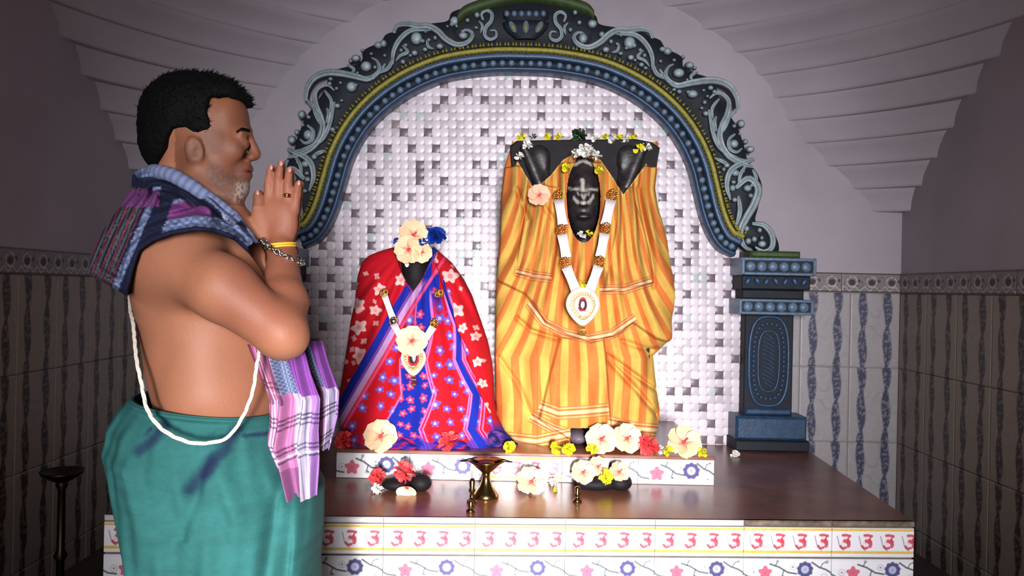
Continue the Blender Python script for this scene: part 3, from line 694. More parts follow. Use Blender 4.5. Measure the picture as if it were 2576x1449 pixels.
def ydisp(px, py):
    q = yq(px, py); d = .018*np.sin(q/19.+1.8*np.sin(py/90))*sm(360, 520, py)+.008*np.sin(q/8.3+py/60)+.012*(vnoise(q/26, py/70, 12)-.5)+.010*(vnoise(px/28+py/60, py/30-px/90, 13)-.5)
    up = np.exp(-((px-1468)/85)**2-((py-505)/170)**2)*.10
    lay = sm(2, -5, sdpoly(px, py, YPAN))*.028+sm(2, -6, sdpoly(px, py, YAPR))*.035+sm(2, -4, sdpoly(px, py, YSL))*.022+sm(2, -4, sdpoly(px, py, YSR))*.022
    rad = np.hypot(px-1465, py-600); ang = np.arctan2(px-1465, py-590)
    apr = sm(640, 700, py)*sm(870, 800, py)*sm(170, 60, np.abs(px-1460))*.014*np.sin(ang*16)
    pan = sm(860, 900, py)*(np.abs(px-1445) < 95)*.012*np.abs(np.sin((px-1445-(py-850)*.0)/19/(1+(py-860)/700)))
    tuck = sum(a*np.exp(-((px-x)/r)**2-((py-y)/r2)**2) for x, y, r, r2, a in ((1350, 745, 32, 30, .03), (1365, 640, 22, 90, .02), (1600, 690, 26, 60, .03), (1610, 790, 60, 26, .025), (1640, 840, 50, 22, .02), (1350, 850, 30, 70, .012)))
    cr = 0
    for P, a, wv in (([(1525, 900), (1600, 980), (1660, 1050)], -.034, 7), ([(1525, 890), (1620, 960), (1665, 990)], -.028, 6), ([(1560, 855), (1630, 880), (1655, 880)], -.024, 7), ([(1300, 800), (1335, 830), (1400, 850)], -.030, 6), ([(1600, 480), (1625, 600), (1640, 720)], -.024, 7),
                     ([(1300, 480), (1330, 560), (1300, 690)], -.024, 6), ([(1330, 480), (1390, 560), (1400, 640)], -.02, 6), ([(1255, 900), (1300, 960), (1340, 1050)], -.02, 7)):
        dd, _, _ = dline(px, py, P); cr = cr+a*np.exp(-(dd/wv)**2)
    return d+up+lay+apr+pan+tuck+cr
yid = empty('stone_idol', W(1465, 1118, 3.33)*[1, 1, 0]+[0, 0, zQ], 'tall black stone idol slab with a painted face, wrapped in yellow cloth', 'idol')
# slab
SL = [(1283, 368), (1300, 354), (1400, 352), (1600, 350), (1640, 358), (1660, 372), (1640, 470), (1632, 700), (1636, 1000), (1640, 1112), (1290, 1112), (1290, 900), (1285, 600), (1290, 470)]
n = len(SL); V = [W(x, y, 3.345) for x, y in SL]
for v in V: v[2] = max(v[2], zQ)
V2 = [v+np.array((0, .10, 0)) for v in V]; cxy = W(1465, 600, 3.345)
V1 = [cxy+(v-cxy)*.985+np.array((0, -.012, 0)) for v in V]
mesh('stone_slab', V+V2+V1, [tuple(range(2*n, 3*n)), tuple(range(n, 2*n))[::-1]]+[(i, (i+1) % n, n+(i+1) % n, n+i) for i in range(n)]+[(2*n+i, 2*n+(i+1) % n, (i+1) % n, i) for i in range(n)], M['stone'], yid, smooth=False)
# head, shoulders and raised hands in relief
fld = Field(W(1250, 360, 3.42)-[0, .35, 1.3], W(1690, 340, 3.42)+[0, 0, 0], .008)
fc = W(1468, 490, 3.27)
fld.ell(fc, (.078, .072, .175)); fld.ell(W(1468, 470, 3.222), (.045, .03, .06)); fld.cone(W(1468, 455, 3.20), W(1468, 512, 3.185), .008, .016, .01); fld.ell(W(1468, 545, 3.205), (.03, .015, .012), .01)
for sx in (-1, 1):
    fld.cone(W(1468+sx*85, 560, 3.35), W(1468+sx*105, 385, 3.35), .045, .022); fld.ell(W(1468+sx*112, 402, 3.337), (.052, .022, .066))
    for t_ in range(4): fld.cone(W(1468+sx*(96+t_*11), 420, 3.325), W(1468+sx*(92+t_*14), 378, 3.330), .010, .007, .006)
    fld.cone(W(1468+sx*108, 470, 3.33), W(1468+sx*150, 372, 3.33), .03, .02); fld.ell(W(1468+sx*17, 470, 3.200), (.02, .01, .008), .008)
fld.cone(W(1468, 590, 3.33), W(1468, 760, 3.36), .06, .06)
V, Q = fld.surface(); V = relax(V, Q, 1)
qx, qy = proj(V); C = np.ones((len(V), 3))*lin(36, 31, 33); wh = lin(190, 182, 172)
C *= (.7+.6*vnoise(qx/9, qy/9, 3))[:, None]
for P, wv in (([(1466, 452), (1466, 478)], 6), ([(1430, 474), (1470, 478), (1508, 476)], 4), ([(1444, 498), (1452, 508), (1468, 512), (1484, 507), (1492, 494)], 5), ([(1462, 488), (1468, 500), (1476, 488)], 4), ([(1445, 415), (1466, 404), (1490, 414)], 5), ([(1452, 482), (1456, 492)], 3), ([(1484, 482), (1480, 492)], 3)):
    d, _, _ = dline(qx, qy, P); C = mixc(C, sm(wv, wv-3, d)*.72*(V[:, 1] < 3.26), wh)
M['idolskin'] = mat('painted_black_stone', rough=.4, attr=True, noise=.2, nscale=40, bump=.3)
mesh('carved_figure', V, Q, M['idolskin'], yid, C=C)
mesh('stone_feet', *join([ell(W(1452, 1096, 3.25), (.045, .09, .030)), ell(W(1500, 1100, 3.25), (.045, .09, .030))]), M['feet'], yid)
feet = yid.children[-1]
yc = empty('idol_robe', W(1465, 1118, 3.25)*[1, 1, 0]+[0, 0, zQ], 'yellow and orange striped robe draped around the tall black idol', 'robe')
drape('robe_cloth', YL, YR, 350, 1112, 3.40, [(350, .075), (480, .10), (600, .13), (850, .15), (1120, .20)], ycol, ydisp, yhole, yc, 560, 460, ebot=lambda px: 16*sm(1440, 1300, px)-4*sm(1430, 1450, px)*sm(1660, 1560, px))
# ---- red idol
RL = [(600, 1000), (622, 985), (632, 950), (642, 925), (660, 905), (700, 893), (760, 885), (830, 872), (900, 860), (960, 849), (1000, 843), (1050, 842), (1100, 850), (1140, 858)]
RR = [(600, 1075), (622, 1092), (640, 1112), (660, 1135), (700, 1163), (740, 1184), (800, 1205), (860, 1225), (920, 1237), (960, 1240), (1020, 1243), (1060, 1252), (1100, 1275), (1140, 1288)]
NECK = [(988, 560), (990, 628), (998, 650), (1008, 680), (1022, 708), (1040, 732), (1062, 700), (1078, 665), (1088, 640), (1092, 560)]
def rfl(C, px, py, sc, seed, col, rad, mask, pet=5, core=None, dens=.8):
    i = np.floor(px/sc); j = np.floor(py/sc)
    for di in (-1, 0, 1):
        for dj in (-1, 0, 1):
            ii = i+di; jj = j+dj; hx = hsh(ii, jj, seed); hy = hsh(ii, jj, seed+3); on = hsh(ii, jj, seed+7) < dens
            cx = (ii+.2+.6*hx)*sc; cy = (jj+.2+.6*hy)*sc; dx, dy = px-cx, py-cy; r = np.hypot(dx, dy); a = np.arctan2(dy, dx)
            R = rad*(.75+.5*hsh(ii, jj, seed+9)); m = sm(1.5, -1.5, r-R*(.82+.18*np.cos(pet*a+6*hx)+.12*np.cos(2*a+9*hy)))*mask*on
            C = mixc(C, m*.85, col)
            if core is not None: C = mixc(C, sm(R*.45, R*.2, r)*mask*on*.8, core)
    return C
def rcol(px, py):
    red, blu = lin(184, 14, 30), lin(16, 34, 140); C = np.ones(px.shape+(3,))*red
    wh = lin(238, 196, 190)
    d, side, arc = dline(px, py, [(1095, 640), (1048, 712), (1000, 790), (950, 880), (900, 965), (850, 1050), (830, 1090)])
    dd = d*side                                              # sign: which side of the band
    s0 = np.sign(dline(np.array([900.]), np.array([800.]), [(1048, 712), (1000, 790), (950, 880), (900, 965)])[1][0]); dd = dd*s0   # + = left/outer red
    xb = 1092+(px*0); t = np.clip((py-640)/440., 0, 1.2)
    outR = px > 1092+t*150+np.where(py < 760, (py-640)*.05, 0)-6*np.sin(py/25.)
    leftm = (dd > 22)*1.; rightm = outR*(dd < 0)*1.; inner = (1-leftm)*(1-rightm)
    C = rfl(C, px, py, 62, 1, wh, 17, np.clip(leftm+rightm, 0, 1), 5, lin(220, 120, 120), .72)
    C = rfl(C, px, py, 31, 2, lin(232, 170, 165), 7, np.clip(leftm+rightm, 0, 1), 4, None, .3)
    # patterned inner panel
    zz = 16*(np.abs(((py-640)/88.) % 2-1)*2-1)
    u = (px-1090-zz*t*1.1)/(t+.12)
    def col_(a, b): return sm(a-4, a+2, u)*sm(b+4, b-2, u)*inner
    C = rfl(C, px, py, 36, 4, lin(78, 84, 190), 12, inner*(dd < -22), 5, lin(190, 190, 235), .9)
    B1 = col_(-98, -18); B2 = col_(92, 112); B0 = inner*sm(790, 730, py)*sm(-26, -20, -np.abs(px-(1098-(py-640)*.25))+0*px)*(dd < -22)
    B0 = inner*(dd < -20)*sm(800, 740, py)*(u < 60)
    for B in (B1, B2, B0): C = mixc(C, np.clip(B, 0, 1), blu)
    C = rfl(C, px, py, 30, 6, lin(206, 56, 92), 10, np.clip(B1+B0, 0, 1), 5, lin(236, 150, 160), .8)
    li = lin(190, 120, 190)
    for a in (-16, -8, 84, 90, 118, 126, -102):
        C = mixc(C, sm(3.2/(t+.25), 1/(t+.25), np.abs(u-a))*inner*sm(720, 760, py)*(dd < -14)*.75, li)
    C = mixc(C, (np.abs(dd+6) < 14)*inner*0, red)
    C = mixc(C, sm(22, 19, dd)*sm(0, 3, dd), blu)              # blue stripe
    C = mixc(C, sm(1, -1, dd)*sm(-20, -16, dd)*sm(700, 730, py)*.85, lin(176, 140, 190)); C = mixc(C, sm(3, 1, np.abs(dd+2)), lin(60, 60, 150)); C = mixc(C, sm(-20, -23, dd)*sm(-30, -27, dd)*.8, lin(216, 70, 110))
    hem = sm(1090, 1112, py)*inner; C = mixc(C, hem*(vnoise(px/30, py/14, 8) > .45)*.85, blu)
    C = mixc(C, sm(1225, 1245, px)*sm(1050, 1085, py), blu)
    C = mixc(C, sm(5, 3, np.abs(sdpoly(px, py, NECK)))*(px < 1042)*.6, lin(150, 20, 40))
    return C
def rdisp(px, py):
    d, side, _ = dline(px, py, [(1095, 640), (1048, 712), (1000, 790), (950, 880), (900, 965), (850, 1050), (830, 1090)])
    a = np.arctan2(px-1075, py-560); D = .010*np.sin(a*26+np.sin(py/80.))+.006*np.sin(a*47+2)
    D = D*sm(640, 760, py); D += .016*sm(3, -3, d*0+np.where(px > 1092+(py-640)*.34, 1, -1)*5)*0
    edge = px-(1092+(py-640)*.34); D += .022*sm(-4, 3, edge)
    D += .02*np.exp(-((px-1045)/60)**2-((py-1000)/60)**2)-.012*np.exp(-((px-1040)/30)**2-((py-760)/40)**2)
    return D
rid = empty('stone_idol', W(1045, 1120, 3.3)*[1, 1, 0]+[0, 0, zQ], 'small black stone idol under red printed cloth, crowned with flowers', 'idol')
fld = Field(W(960, 700, 3.36)-[.1, .32, .55], W(1130, 560, 3.36)+[.1, .08, 0], .008)
fld.ell(W(1045, 650, 3.28), (.062, .06, .075)); fld.cone(W(1045, 700, 3.29), W(1045, 800, 3.35), .055, .06, .04)
fld.cone(W(1045, 850, 3.36), W(1045, 1040, 3.36), .06, .06, .05); V, Q = fld.surface(); mesh('carved_figure', V, Q, M['stone'], rid)
rc = empty('idol_sari', W(1045, 1120, 3.2)*[1, 1, 0]+[0, 0, zQ], 'red sari with blue zigzag panels draped over the small idol', 'sari')
drape('sari_cloth', RL, RR, 620, 1128, 3.35, [(620, .07), (700, .15), (850, .20), (1128, .27)], rcol, rdisp, lambda px, py: sdpoly(px, py, NECK) < 0, rc, 520, 440, back=.08)
# crumpled hem on the pedestal
def crumple(name, par, c, rx, ry, rz, col1, col2, seed, n=40):
    u = np.linspace(0, 2*PI, n, endpoint=False); v = np.linspace(.05, PI/2, 14); A, B = np.meshgrid(v, u, indexing='ij')
    R = 1+.16*np.sin(B*5+seed)+.12*np.sin(B*11+A*4+seed)+.08*np.sin(A*9+B*3)
    X = c[0]+rx*np.sin(A)*np.cos(B)*R; Yy = c[1]+ry*np.sin(A)*np.sin(B)*R; Zz = c[2]+rz*np.cos(A)*(1+.3*np.sin(B*4+seed))
    C = mixc(np.ones(A.shape+(3,))*col1, (np.sin(B*9+A*7+seed) > .3)*1., col2)
    mesh(name, np.stack([X, Yy, Zz], -1).reshape(-1, 3), quads(14, n, False, True), M['cloth'], par, C=C.reshape(-1, 3))
crumple('sari_hem', rc, G(1010, 1125, zQ+.002), .10, .05, .03, lin(20, 30, 140), lin(150, 20, 60), 1); crumple('sari_hem', rc, G(1235, 1118, zQ+.002), .085, .05, .045, lin(18, 22, 90), lin(90, 50, 110), 2); crumple('sari_hem', rc, G(1120, 1125, zQ+.002), .09, .045, .03, lin(16, 30, 130), lin(170, 20, 60), 4)
# ================================================================== GARLANDS
def strands(par, a, b, wpx, d0, n=7, nm='pearl_strand'):
    """bundle of fine white strings between two photo points"""
    a = np.array(a, float); b = np.array(b, float); t = b-a; L = np.hypot(*t); nn = np.array((-t[1], t[0]))/L; parts = []
    for i in range(n):
        o = (i/(n-1)-.5)*wpx; P = []
        for s in np.linspace(0, 1, 5):
            q = a+t*s+nn*o*(1-.15*math.sin(PI*s)); P.append(W(q[0], q[1], d0(s))+np.array((0, -.003*math.sin(PI*i/(n-1)), 0)))
        parts.append(tube(P, wpx/n*.56*3.2/F, 6))
    mesh(nm, *join(parts), M['bead'], par)
def rosette(par, x, y, r, d, m='gold', gem=True):
    parts = []
    for i in range(9):
        a = 2*PI*i/9; q = W(x+r*.6*math.cos(a), y+r*.6*math.sin(a), d); P = [q+np.array((.0085*math.cos(t), -.003*math.sin(2*t), .0085*math.sin(t))) for t in np.linspace(0, 2*PI, 10, endpoint=False)]
        parts.append(tube(P, .0018, 5, True))
    ro = mesh('gold_rosette', *join(parts), M[m], par)
    if gem: mesh('gem', *ell(W(x, y, d-.004), (.006, .005, .006), 8, 6), M['redgem'], ro)
def medallion(par, x, y, hw, top, tip, d):
    n = 40; a = np.linspace(0, 2*PI, n, endpoint=False); V = []
    cy = top+hw*1.05
    for k, (s, dd) in enumerate(((1, .006), (1, 0), (.93, -.006), (.80, -.003), (.74, -.006), (.3, -.011), (.02, -.012))):
        for t in a:
            yy = math.sin(t); xx = math.cos(t); py = cy+(yy*(tip-cy) if yy > 0 else yy*hw*1.05)*s; px = x+xx*hw*s*(1-.28*max(0, yy)**1.5*1.4)
            q = W(px, py, d); q[1] = d+dd; V.append(q)
    mp = mesh('medallion_plate', V, [tuple(q) for q in quads(7, n, False, True)], M['lace'], par)
    parts = []
    for i in range(26):
        t = 2*PI*i/26; yy = math.sin(t); py = cy+(yy*(tip-cy) if yy > 0 else yy*hw*1.05)*.62; px = x+math.cos(t)*hw*.62*(1-.38*max(0, yy)**1.5)
        q = W(px, py, d-.008); parts.append(tube([q+np.array((.007*math.cos(u), 0, .007*math.sin(u))) for u in np.linspace(0, 2*PI, 8, endpoint=False)], .0016, 5, True))
    mesh('sequin_ring', *join(parts), M['gold'], mp)
    mesh('center_jewel', *ell(W(x, cy, d-.012), (.016, .006, .022), 12, 8), M['silver'], mp)
    mesh('jewel_border', *ell(W(x, cy, d-.008), (.024, .005, .032), 12, 8), M['redgem'], mp)
    mesh('tassel', *join([tube([W(x+k*2, tip, d), W(x+k*4, tip+20, d)], .0015, 5) for k in (-1, 0, 1, 2)]+[ell(W(x+k*4, tip+22, d), (.005, .005, .005), 8, 6) for k in (-1, 0, 1)]), M['gold'], par)
g = empty('pearl_garland', W(1468, 760, 3.03), 'long white stringed garland with gold rosettes and heart medallion on the yellow robe', 'garland')
def dd(y): return float(np.interp(y, [480, 580, 660, 730, 790], [3.19, 3.135, 3.105, 3.075, 3.06]))
for pts in ([(1406, 503), (1416, 566)], [(1414, 590), (1425, 648)], [(1425, 672), (1449, 730)], [(1537, 503), (1523, 566)], [(1521, 588), (1510, 646)], [(1506, 670), (1484, 730)]):
    a, b = pts; strands(g, a, b, 23, lambda s, a=a, b=b: dd(a[1]+(b[1]-a[1])*s)-.012)
for x, y in ((1405, 491), (1412, 578), (1421, 660), (1541, 489), (1525, 573), (1509, 657)): rosette(g, x, y, 14, dd(y)-.02)
medallion(g, 1466, 770, 43, 722, 820, 3.045)
g = empty('small_garland', W(1040, 900, 3.05), 'short white pendant garland with pearl medallion on the red sari', 'garland')
def dr(y): return float(np.interp(y, [735, 900], [3.13, 3.085]))
for a, b, wv in (((966, 740), (988, 800), 14), ((990, 815), (1016, 862), 15), ((1090, 822), (1060, 868), 16)): strands(g, a, b, wv, lambda s, a=a, b=b: dr(a[1]+(b[1]-a[1])*s)-.015, 5)
for x, y in ((990, 808), (966, 737), (1092, 812), (1104, 738)): rosette(g, x, y, 9, dr(y)-.02, 'gold', False)
mesh('pearl_knob', *ell(W(990, 808, dr(808)-.03), (.013, .01, .013)), M['silver'], g)
medallion(g, 1040, 905, 32, 868, 946, 3.06)
# ================================================================== FLOWERS
CR = lin(236, 200, 158)
def petal_mesh(name, col, col2, L=1, Wd=.62, cup=.35, m='petal'):
    nu, nv = 7, 7; u = np.linspace(0, 1, nu); v = np.linspace(-1, 1, nv); A, B = np.meshgrid(u, v, indexing='ij')
    wv = Wd*np.sin(PI*np.clip(A*.78+.06, 0, 1))**.8; X = A*L; Yv = B*wv; Z = cup*A*L*(1-.75*A)+.10*B*B*A+.05*np.sin(B*7)*A**3+.04*np.sin(A*9+B*4)*A
    C = mixc(np.ones(A.shape+(3,))*col, sm(.28, .06, A), col2)
    return mdata(name, np.stack([X, Yv, Z], -1).reshape(-1, 3), quads(nu, nv), M[m], C.reshape(-1, 3))
PM = petal_mesh('petal', CR, lin(200, 60, 70)); PM2 = petal_mesh('petal_peach', lin(232, 180, 148), lin(190, 90, 80))
TH = mdata('throat', *ell((0, 0, .06), (.13, .13, .10), 10, 6), M['rpetal'])
SV, SF = tube([(0, 0, .05), (.1, .05, .3), (.22, .1, .5)], [.035, .03, .04], 6); SM = mdata('stamen', *join([(SV, SF)]+[ell((.2+random.uniform(-.07, .07), .1+random.uniform(-.07, .07), .48+random.uniform(-.1, .08)), (.025,)*3, 6, 4) for _ in range(8)]), M['redgem'])
def facing(nrm):
    return Vector(nrm).to_track_quat('Z', 'Y')
def hibiscus(loc, r, nrm, label, pm=PM, group=None, npet=5, spin=0, cat='flower'):
    e = empty('hibiscus_flower', loc, label, cat, group); q = facing(nrm)
    for i in range(npet):
        a = spin+2*PI*i/5; R = (q @ Euler((0, -.12+.2*random.random(), a)).to_quaternion())
        R = q @ Euler((0, 0, a)).to_quaternion() @ Euler((.25, -.1, 0)).to_quaternion()
        o = inst('petal', pm, e, loc, R.to_euler(), (r, r*random.uniform(.9, 1.15), r))
    inst('throat', TH, e, loc, q.to_euler(), (r, r, r)); inst('stamen', SM, e, loc, q.to_euler(), (r*.8,)*3)
    return e
def shaggy(name, loc, r, m, label, n=46, wd=.16, flat=.6, core=None, group=None, cat='flower', nrm=(0, -1, .5), thorn=1.):
    """a double flower of many narrow ruffled petals"""
    q = facing(nrm).to_matrix(); P = []; Fa = []; k = 0; rnd = random.Random(label)
    for i in range(n):
        th = math.acos(1-rnd.random()*1.05); a = rnd.random()*2*PI; d = Vector((math.sin(th)*math.cos(a), math.sin(th)*math.sin(a), math.cos(th)*flat)); l = r*rnd.uniform(.72, 1.05)*thorn
        s = d.cross(Vector((rnd.random(), rnd.random(), rnd.random()))).normalized()*r*wd; up = d.cross(s).normalized()*r*.07
        pts = [d*l*.1, d*l*.5+s+up, d*l*.5-s+up, d*l*.85+s*1.1-up*1.5, d*l*.85-s*1.1+up, d*l+up*2]
        P += [tuple(Vector(loc)+q@p) for p in pts]; Fa += [(k, k+1, k+2), (k+1, k+3, k+4, k+2), (k+3, k+5, k+4)]; k += 6
    e = empty(name, loc, label, cat, group); mesh('petals', P, Fa, m, e)
    if core: mesh('flower_core', *ell(Vector(loc)+q@Vector((0, 0, r*flat*.55)), (r*.22,)*3, 8, 6), core, e)
    return e
def small(name, x, y, r, m, label, z=None, d=None, n=9, group=None, nrm=(0, -1, .4), wd=.3):
    loc = G(x, min(y+r*.8, 1137+.0209*(x-1288)) if z > .5 else y+r*.8, z)+np.array((0, 0, r*.7*3/F)) if d is None else W(x, y, d)
    rr = 1.2*r*loc[1]/F; return shaggy(name, loc, rr, m, label, n*2, wd*1.35, .8, None, group, nrm=nrm)
def on(x, y, z, lift): p = G(x, y, z); p[2] += lift; return p
zt = zQ
hibiscus(on(957, 1130, zt, .050), .066, (0, -.9, .45), 'cream hibiscus below the left part of the red sari', spin=.3)
shaggy('red_flower', on(866, 1126, zt, .032), .046, M['rpetal'], 'shaggy red flower at the far left end of the pedestal')
shaggy('red_flower', on(1128, 1132, zt, .034), .050, M['rpetal'], 'shaggy red flower in front of the middle of the sari hem')
small('yellow_flower', 1280, 1130, 17, M['ypetal'], 'yellow flower between the red sari and the yellow robe', z=zt)
small('yellow_flower', 1397, 1130, 17, M['ypetal'], 'left one of the yellow flower pair before the stone feet', z=zt)
small('yellow_flower', 1430, 1132, 16, M['ypetal'], 'right one of the yellow flower pair before the stone feet', z=zt, wd=.35)
small('yellow_flower', 1491, 1134, 16, M['ypetal'], 'yellow flower against the left cream hibiscus under the robe', z=zt)
hibiscus(on(1512, 1138, zt, .052), .062, (-.1, -.9, .4), 'left cream hibiscus of the pair under the yellow robe', spin=.9)
hibiscus(on(1576, 1139, zt, .056), .060, (.1, -.9, .4), 'right cream hibiscus of the pair under the yellow robe', spin=1.5)
shaggy('red_flower', on(1631, 1143, zt, .036), .050, M['rpetal'], 'shaggy red flower right of the cream hibiscus pair')
small('white_flower', 1664, 1130, 13, M['white'], 'small white flower just right of the red flower on the pedestal', z=zt, n=12, wd=.16)
hibiscus(on(1719, 1142, zt, .045), .068, (0, -.85, .6), 'cream hibiscus at the right end of the pedestal', spin=.1)
small('yellow_flower', 1682, 1139, 14, M['ypetal'], 'yellow flower tucked left of the last cream hibiscus', z=zt)
small('yellow_flower', 1766, 1138, 13, M['ypetal'], 'yellow flower right of the last cream hibiscus at the pedestal end', z=zt)
small('white_flower', 1849, 1139, 11, M['white'], 'white flower lying alone at the pilaster foot', z=zP, n=8)
# offerings on the platform
shaggy('red_flower', on(952, 1228, zP, .040), .040, M['rpetal'], 'orange-red flower left of the round stones on the platform', flat=.7)
small('white_flower', 951, 1228, 15, M['white'], 'white jasmine flower under the orange-red flower', z=zP, n=12, wd=.18)
shaggy('red_flower', on(1017, 1238, zP, .074), .046, M['rpetal'], 'large red flower lying on the dark round stones')
e = empty('round_stone', G(995, 1240, zP), 'dark rounded stone under the red flowers', 'stone'); mesh('stone_body', *ell(G(995, 1238, zP)+[0, .03, .022], (.055, .04, .024), 24, 14), M['stone'], e)
e = empty('round_stone', G(1058, 1244, zP), 'dark bluish rounded stone right of the large red flower', 'stone'); mesh('stone_body', *ell(G(1056, 1240, zP)+[0, .03, .030], (.040, .04, .032), 24, 14), M['stone'], e)
hibiscus(on(1022, 1246, zP, .030), .044, (0, -1, -.3), 'folded cream petals hanging below the large red flower', npet=2, spin=-2.0)
hibiscus(on(1336, 1236, zP, .034), .060, (.1, -.75, .75), 'cream hibiscus lying flat on the granite near the lamp', spin=.4)
small('white_flower', 1392, 1212, 12, M['white'], 'small white flower right of the flat cream hibiscus', z=zP, n=8)
small('yellow_flower', 1396, 1229, 8, M['ypetal'], 'tiny yellow bud right of the flat cream hibiscus', z=zP, n=5)
for x, y, rx, rz, lb in ((1500, 1240, .085, .030, 'low dark stone offering seat left of the brass pin'), (1562, 1240, .048, .034, 'dark stone lump at the right of the offerings')):
    e = empty('offering_stone', G(x, y, zP), lb, 'stone'); V, Fa = ell(G(x, y-2, zP)+[0, .045, rz*.8], (rx, .05, rz), 24, 12); V = np.array(V); V[:, 2] = np.maximum(V[:, 2], zP); mesh('stone_body', V, Fa, M['stone'], e)
hibiscus(on(1466, 1234, zP, .068), .046, (0, -.9, .5), 'peach flower resting on the left of the offering stone', pm=PM2, spin=.2)
hibiscus(on(1503, 1228, zP, .082), .040, (.2, -.9, .5), 'small peach flower at the back of the offering stone', pm=PM2, spin=1.1)
e = shaggy('yellow_flower', on(1524, 1236, zP, .052), .036, M['ypetal'], 'oval yellow flower on the right of the offering stone', n=34, wd=.3, nrm=(0, -1, .2))
hibiscus(on(1556, 1234, zP, .070), .040, (.2, -.8, .6), 'faded brownish flower on the dark lump at the right', pm=PM2, spin=.7)
# flowers on the tall idol
dt = 3.335
for x, lb in ((1312, 'yellow flower at the left corner of the tall slab'), (1377, 'left yellow flower of the middle two on the slab top'), (1406, 'right yellow flower of the middle two on the slab top'), (1525, 'first yellow flower right of the green tuft on the slab'), (1555, 'second yellow flower right of the green tuft on the slab'), (1593, 'last yellow flower at the right corner of the slab top')):
    small('yellow_flower', x, 346, 11, M['ypetal'], lb, d=dt+.02)
for x, y, lb, dd_ in ((1327, 366, 'white flower on the upper left of the dark slab', 3.315), (1307, 394, 'white flower lower down on the slab left edge', 3.29), (1500, 350, 'white bud on the slab top beside the green tuft', dt), (1539, 350, 'white bud between the first two right yellow flowers', dt), (1573, 350, 'white bud between the last two yellow flowers', dt), (1626, 371, 'white flower on the slab near the right corner', 3.315), (1464, 592, 'white flower under the chin of the tall idol', 3.14)):
    small('white_flower', x, y, 13, M['white'], lb, d=dd_, n=11, wd=.15)
small('yellow_flower', 1608, 375, 14, M['ypetal'], 'long yellow flower on the slab near the right corner', d=3.315, n=7)
small('yellow_flower', 1425, 421, 12, M['ypetal'], 'yellow flower at the left temple of the idol hood', d=3.17)
small('yellow_flower', 1507, 431, 13, M['ypetal'], 'yellow flower at the right temple of the idol hood', d=3.17)
small('yellow_flower', 1379, 462, 12, M['ypetal'], 'yellow bud on the robe above the peach flower', d=3.26, n=6)
small('yellow_flower', 1481, 588, 10, M['ypetal'], 'yellow petal under the idol chin beside the white flower', d=3.13, n=5)
small('yellow_flower', 1466, 712, 11, M['ypetal'], 'yellow flower just above the heart medallion', d=3.05, n=6)
hibiscus(W(1356, 492, 3.185), .046, (-.1, -1, .2), 'peach hibiscus tucked on the left shoulder of the robe', pm=PM2, spin=.5)
shaggy('jasmine_crown', W(1474, 380, 3.17), .040, M['white'], 'white jasmine bunch crowning the tall idol hood', 70, .14, .7, group=None)
for x, y in ((1450, 388), (1500, 392)): small('white_flower', x, y, 14, M['white'], 'white jasmine at the %s side of the hood crown' % ('left' if x < 1470 else 'right'), d=3.17, n=14, wd=.14)
e = shaggy('leaf_sprig', W(1455, 342, 3.35), .040, M['leaf'], 'bushy green leaf sprig on top of the slab', 70, .14, 1., cat='leaves')
shaggy('leaf_sprig', W(1340, 345, 3.35), .020, M['leaf'], 'dark dried sprig near the slab left corner', 24, .12, 1., cat='leaves')
# flowers on the small idol
hibiscus(W(1040, 592, 3.20), .062, (.1, -1, .25), 'upper cream hibiscus with red eye on the small idol head', spin=1.2)
hibiscus(W(1028, 628, 3.17), .058, (-.2, -1, -.1), 'lower cream hibiscus left on the small idol head', spin=.5)
hibiscus(W(1060, 634, 3.17), .044, (.2, -1, -.2), 'lower cream hibiscus right on the small idol head', spin=.1)
hibiscus(W(1036, 858, 3.02), .060, (0, -1, .1), 'cream hibiscus pinned above the pearl medallion on the sari', spin=.3)
shaggy('ribbon_bow', W(1094, 594, 3.22), .052, M['ribbon'], 'crumpled blue ribbon rosette on the small idol head', 40, .34, .9, cat='bow')
shaggy('ribbon_bow', W(1062, 610, 3.16), .024, M['ribbon'], 'small blue ribbon twist beside the red flower eye', 14, .4, .9, cat='bow')
shaggy('ribbon_bow', W(997, 606, 3.24), .018, M['ribbon'], 'tiny blue ribbon end at the left of the cream flowers', 12, .4, .9, cat='bow')
small('white_flower', 1026, 658, 15, M['white'], 'white petals under the cream flowers at the idol neck', d=3.19, n=14, wd=.16)
# ================================================================== BRASS LAMP AND PINS
bl = G(1221, 1258, zP); bl[1] += .04
lamp = empty('brass_lamp', bl, 'brass oil lamp with a flared dish and bell foot on the granite', 'lamp')
s1 = bl[1]/F
mesh('lamp_foot', *lathe([(0, 0), (.046, 0), (.047, .006), (.040, .018), (.024, .040), (.016, .062), (.013, .080), (.017, .084), (.013, .088)], bl, 40), M['brass'], lamp)
mesh('lamp_dish', *lathe([(.013, .086), (.020, .094), (.040, .110), (.054, .124), (.066, .130), (.067, .134), (.052, .131), (.03, .118), (0, .112)], bl, 40), M['brass'], lamp)
mesh('lamp_oil', *lathe([(0, .1265), (.05, .1265), (.0505, .1255), (0, .1245)], bl, 30), M['darkbrass'], lamp)
for sx in (-1, 1): mesh('wick', *tube([bl+np.array((sx*.03, 0, .128)), bl+np.array((sx*.06, -.005, .136)), bl+np.array((sx*.095, -.01, .131))], [.004, .006, .002], 8), M['darkbrass'], lamp)
def pin(x, y, lb, hgt, r):
    p = G(x, y, zP); e = empty('brass_pin', p, lb, 'incense holder')
    mesh('pin_body', *lathe([(0, 0), (r*1.3, 0), (r*1.3, .006), (r*.6, .014), (r*.55, hgt*.4), (r*.9, hgt*.5), (r*.6, hgt*.62), (r*.8, hgt*.9), (r*.4, hgt), (0, hgt)], p, 20), M['brass'], e)
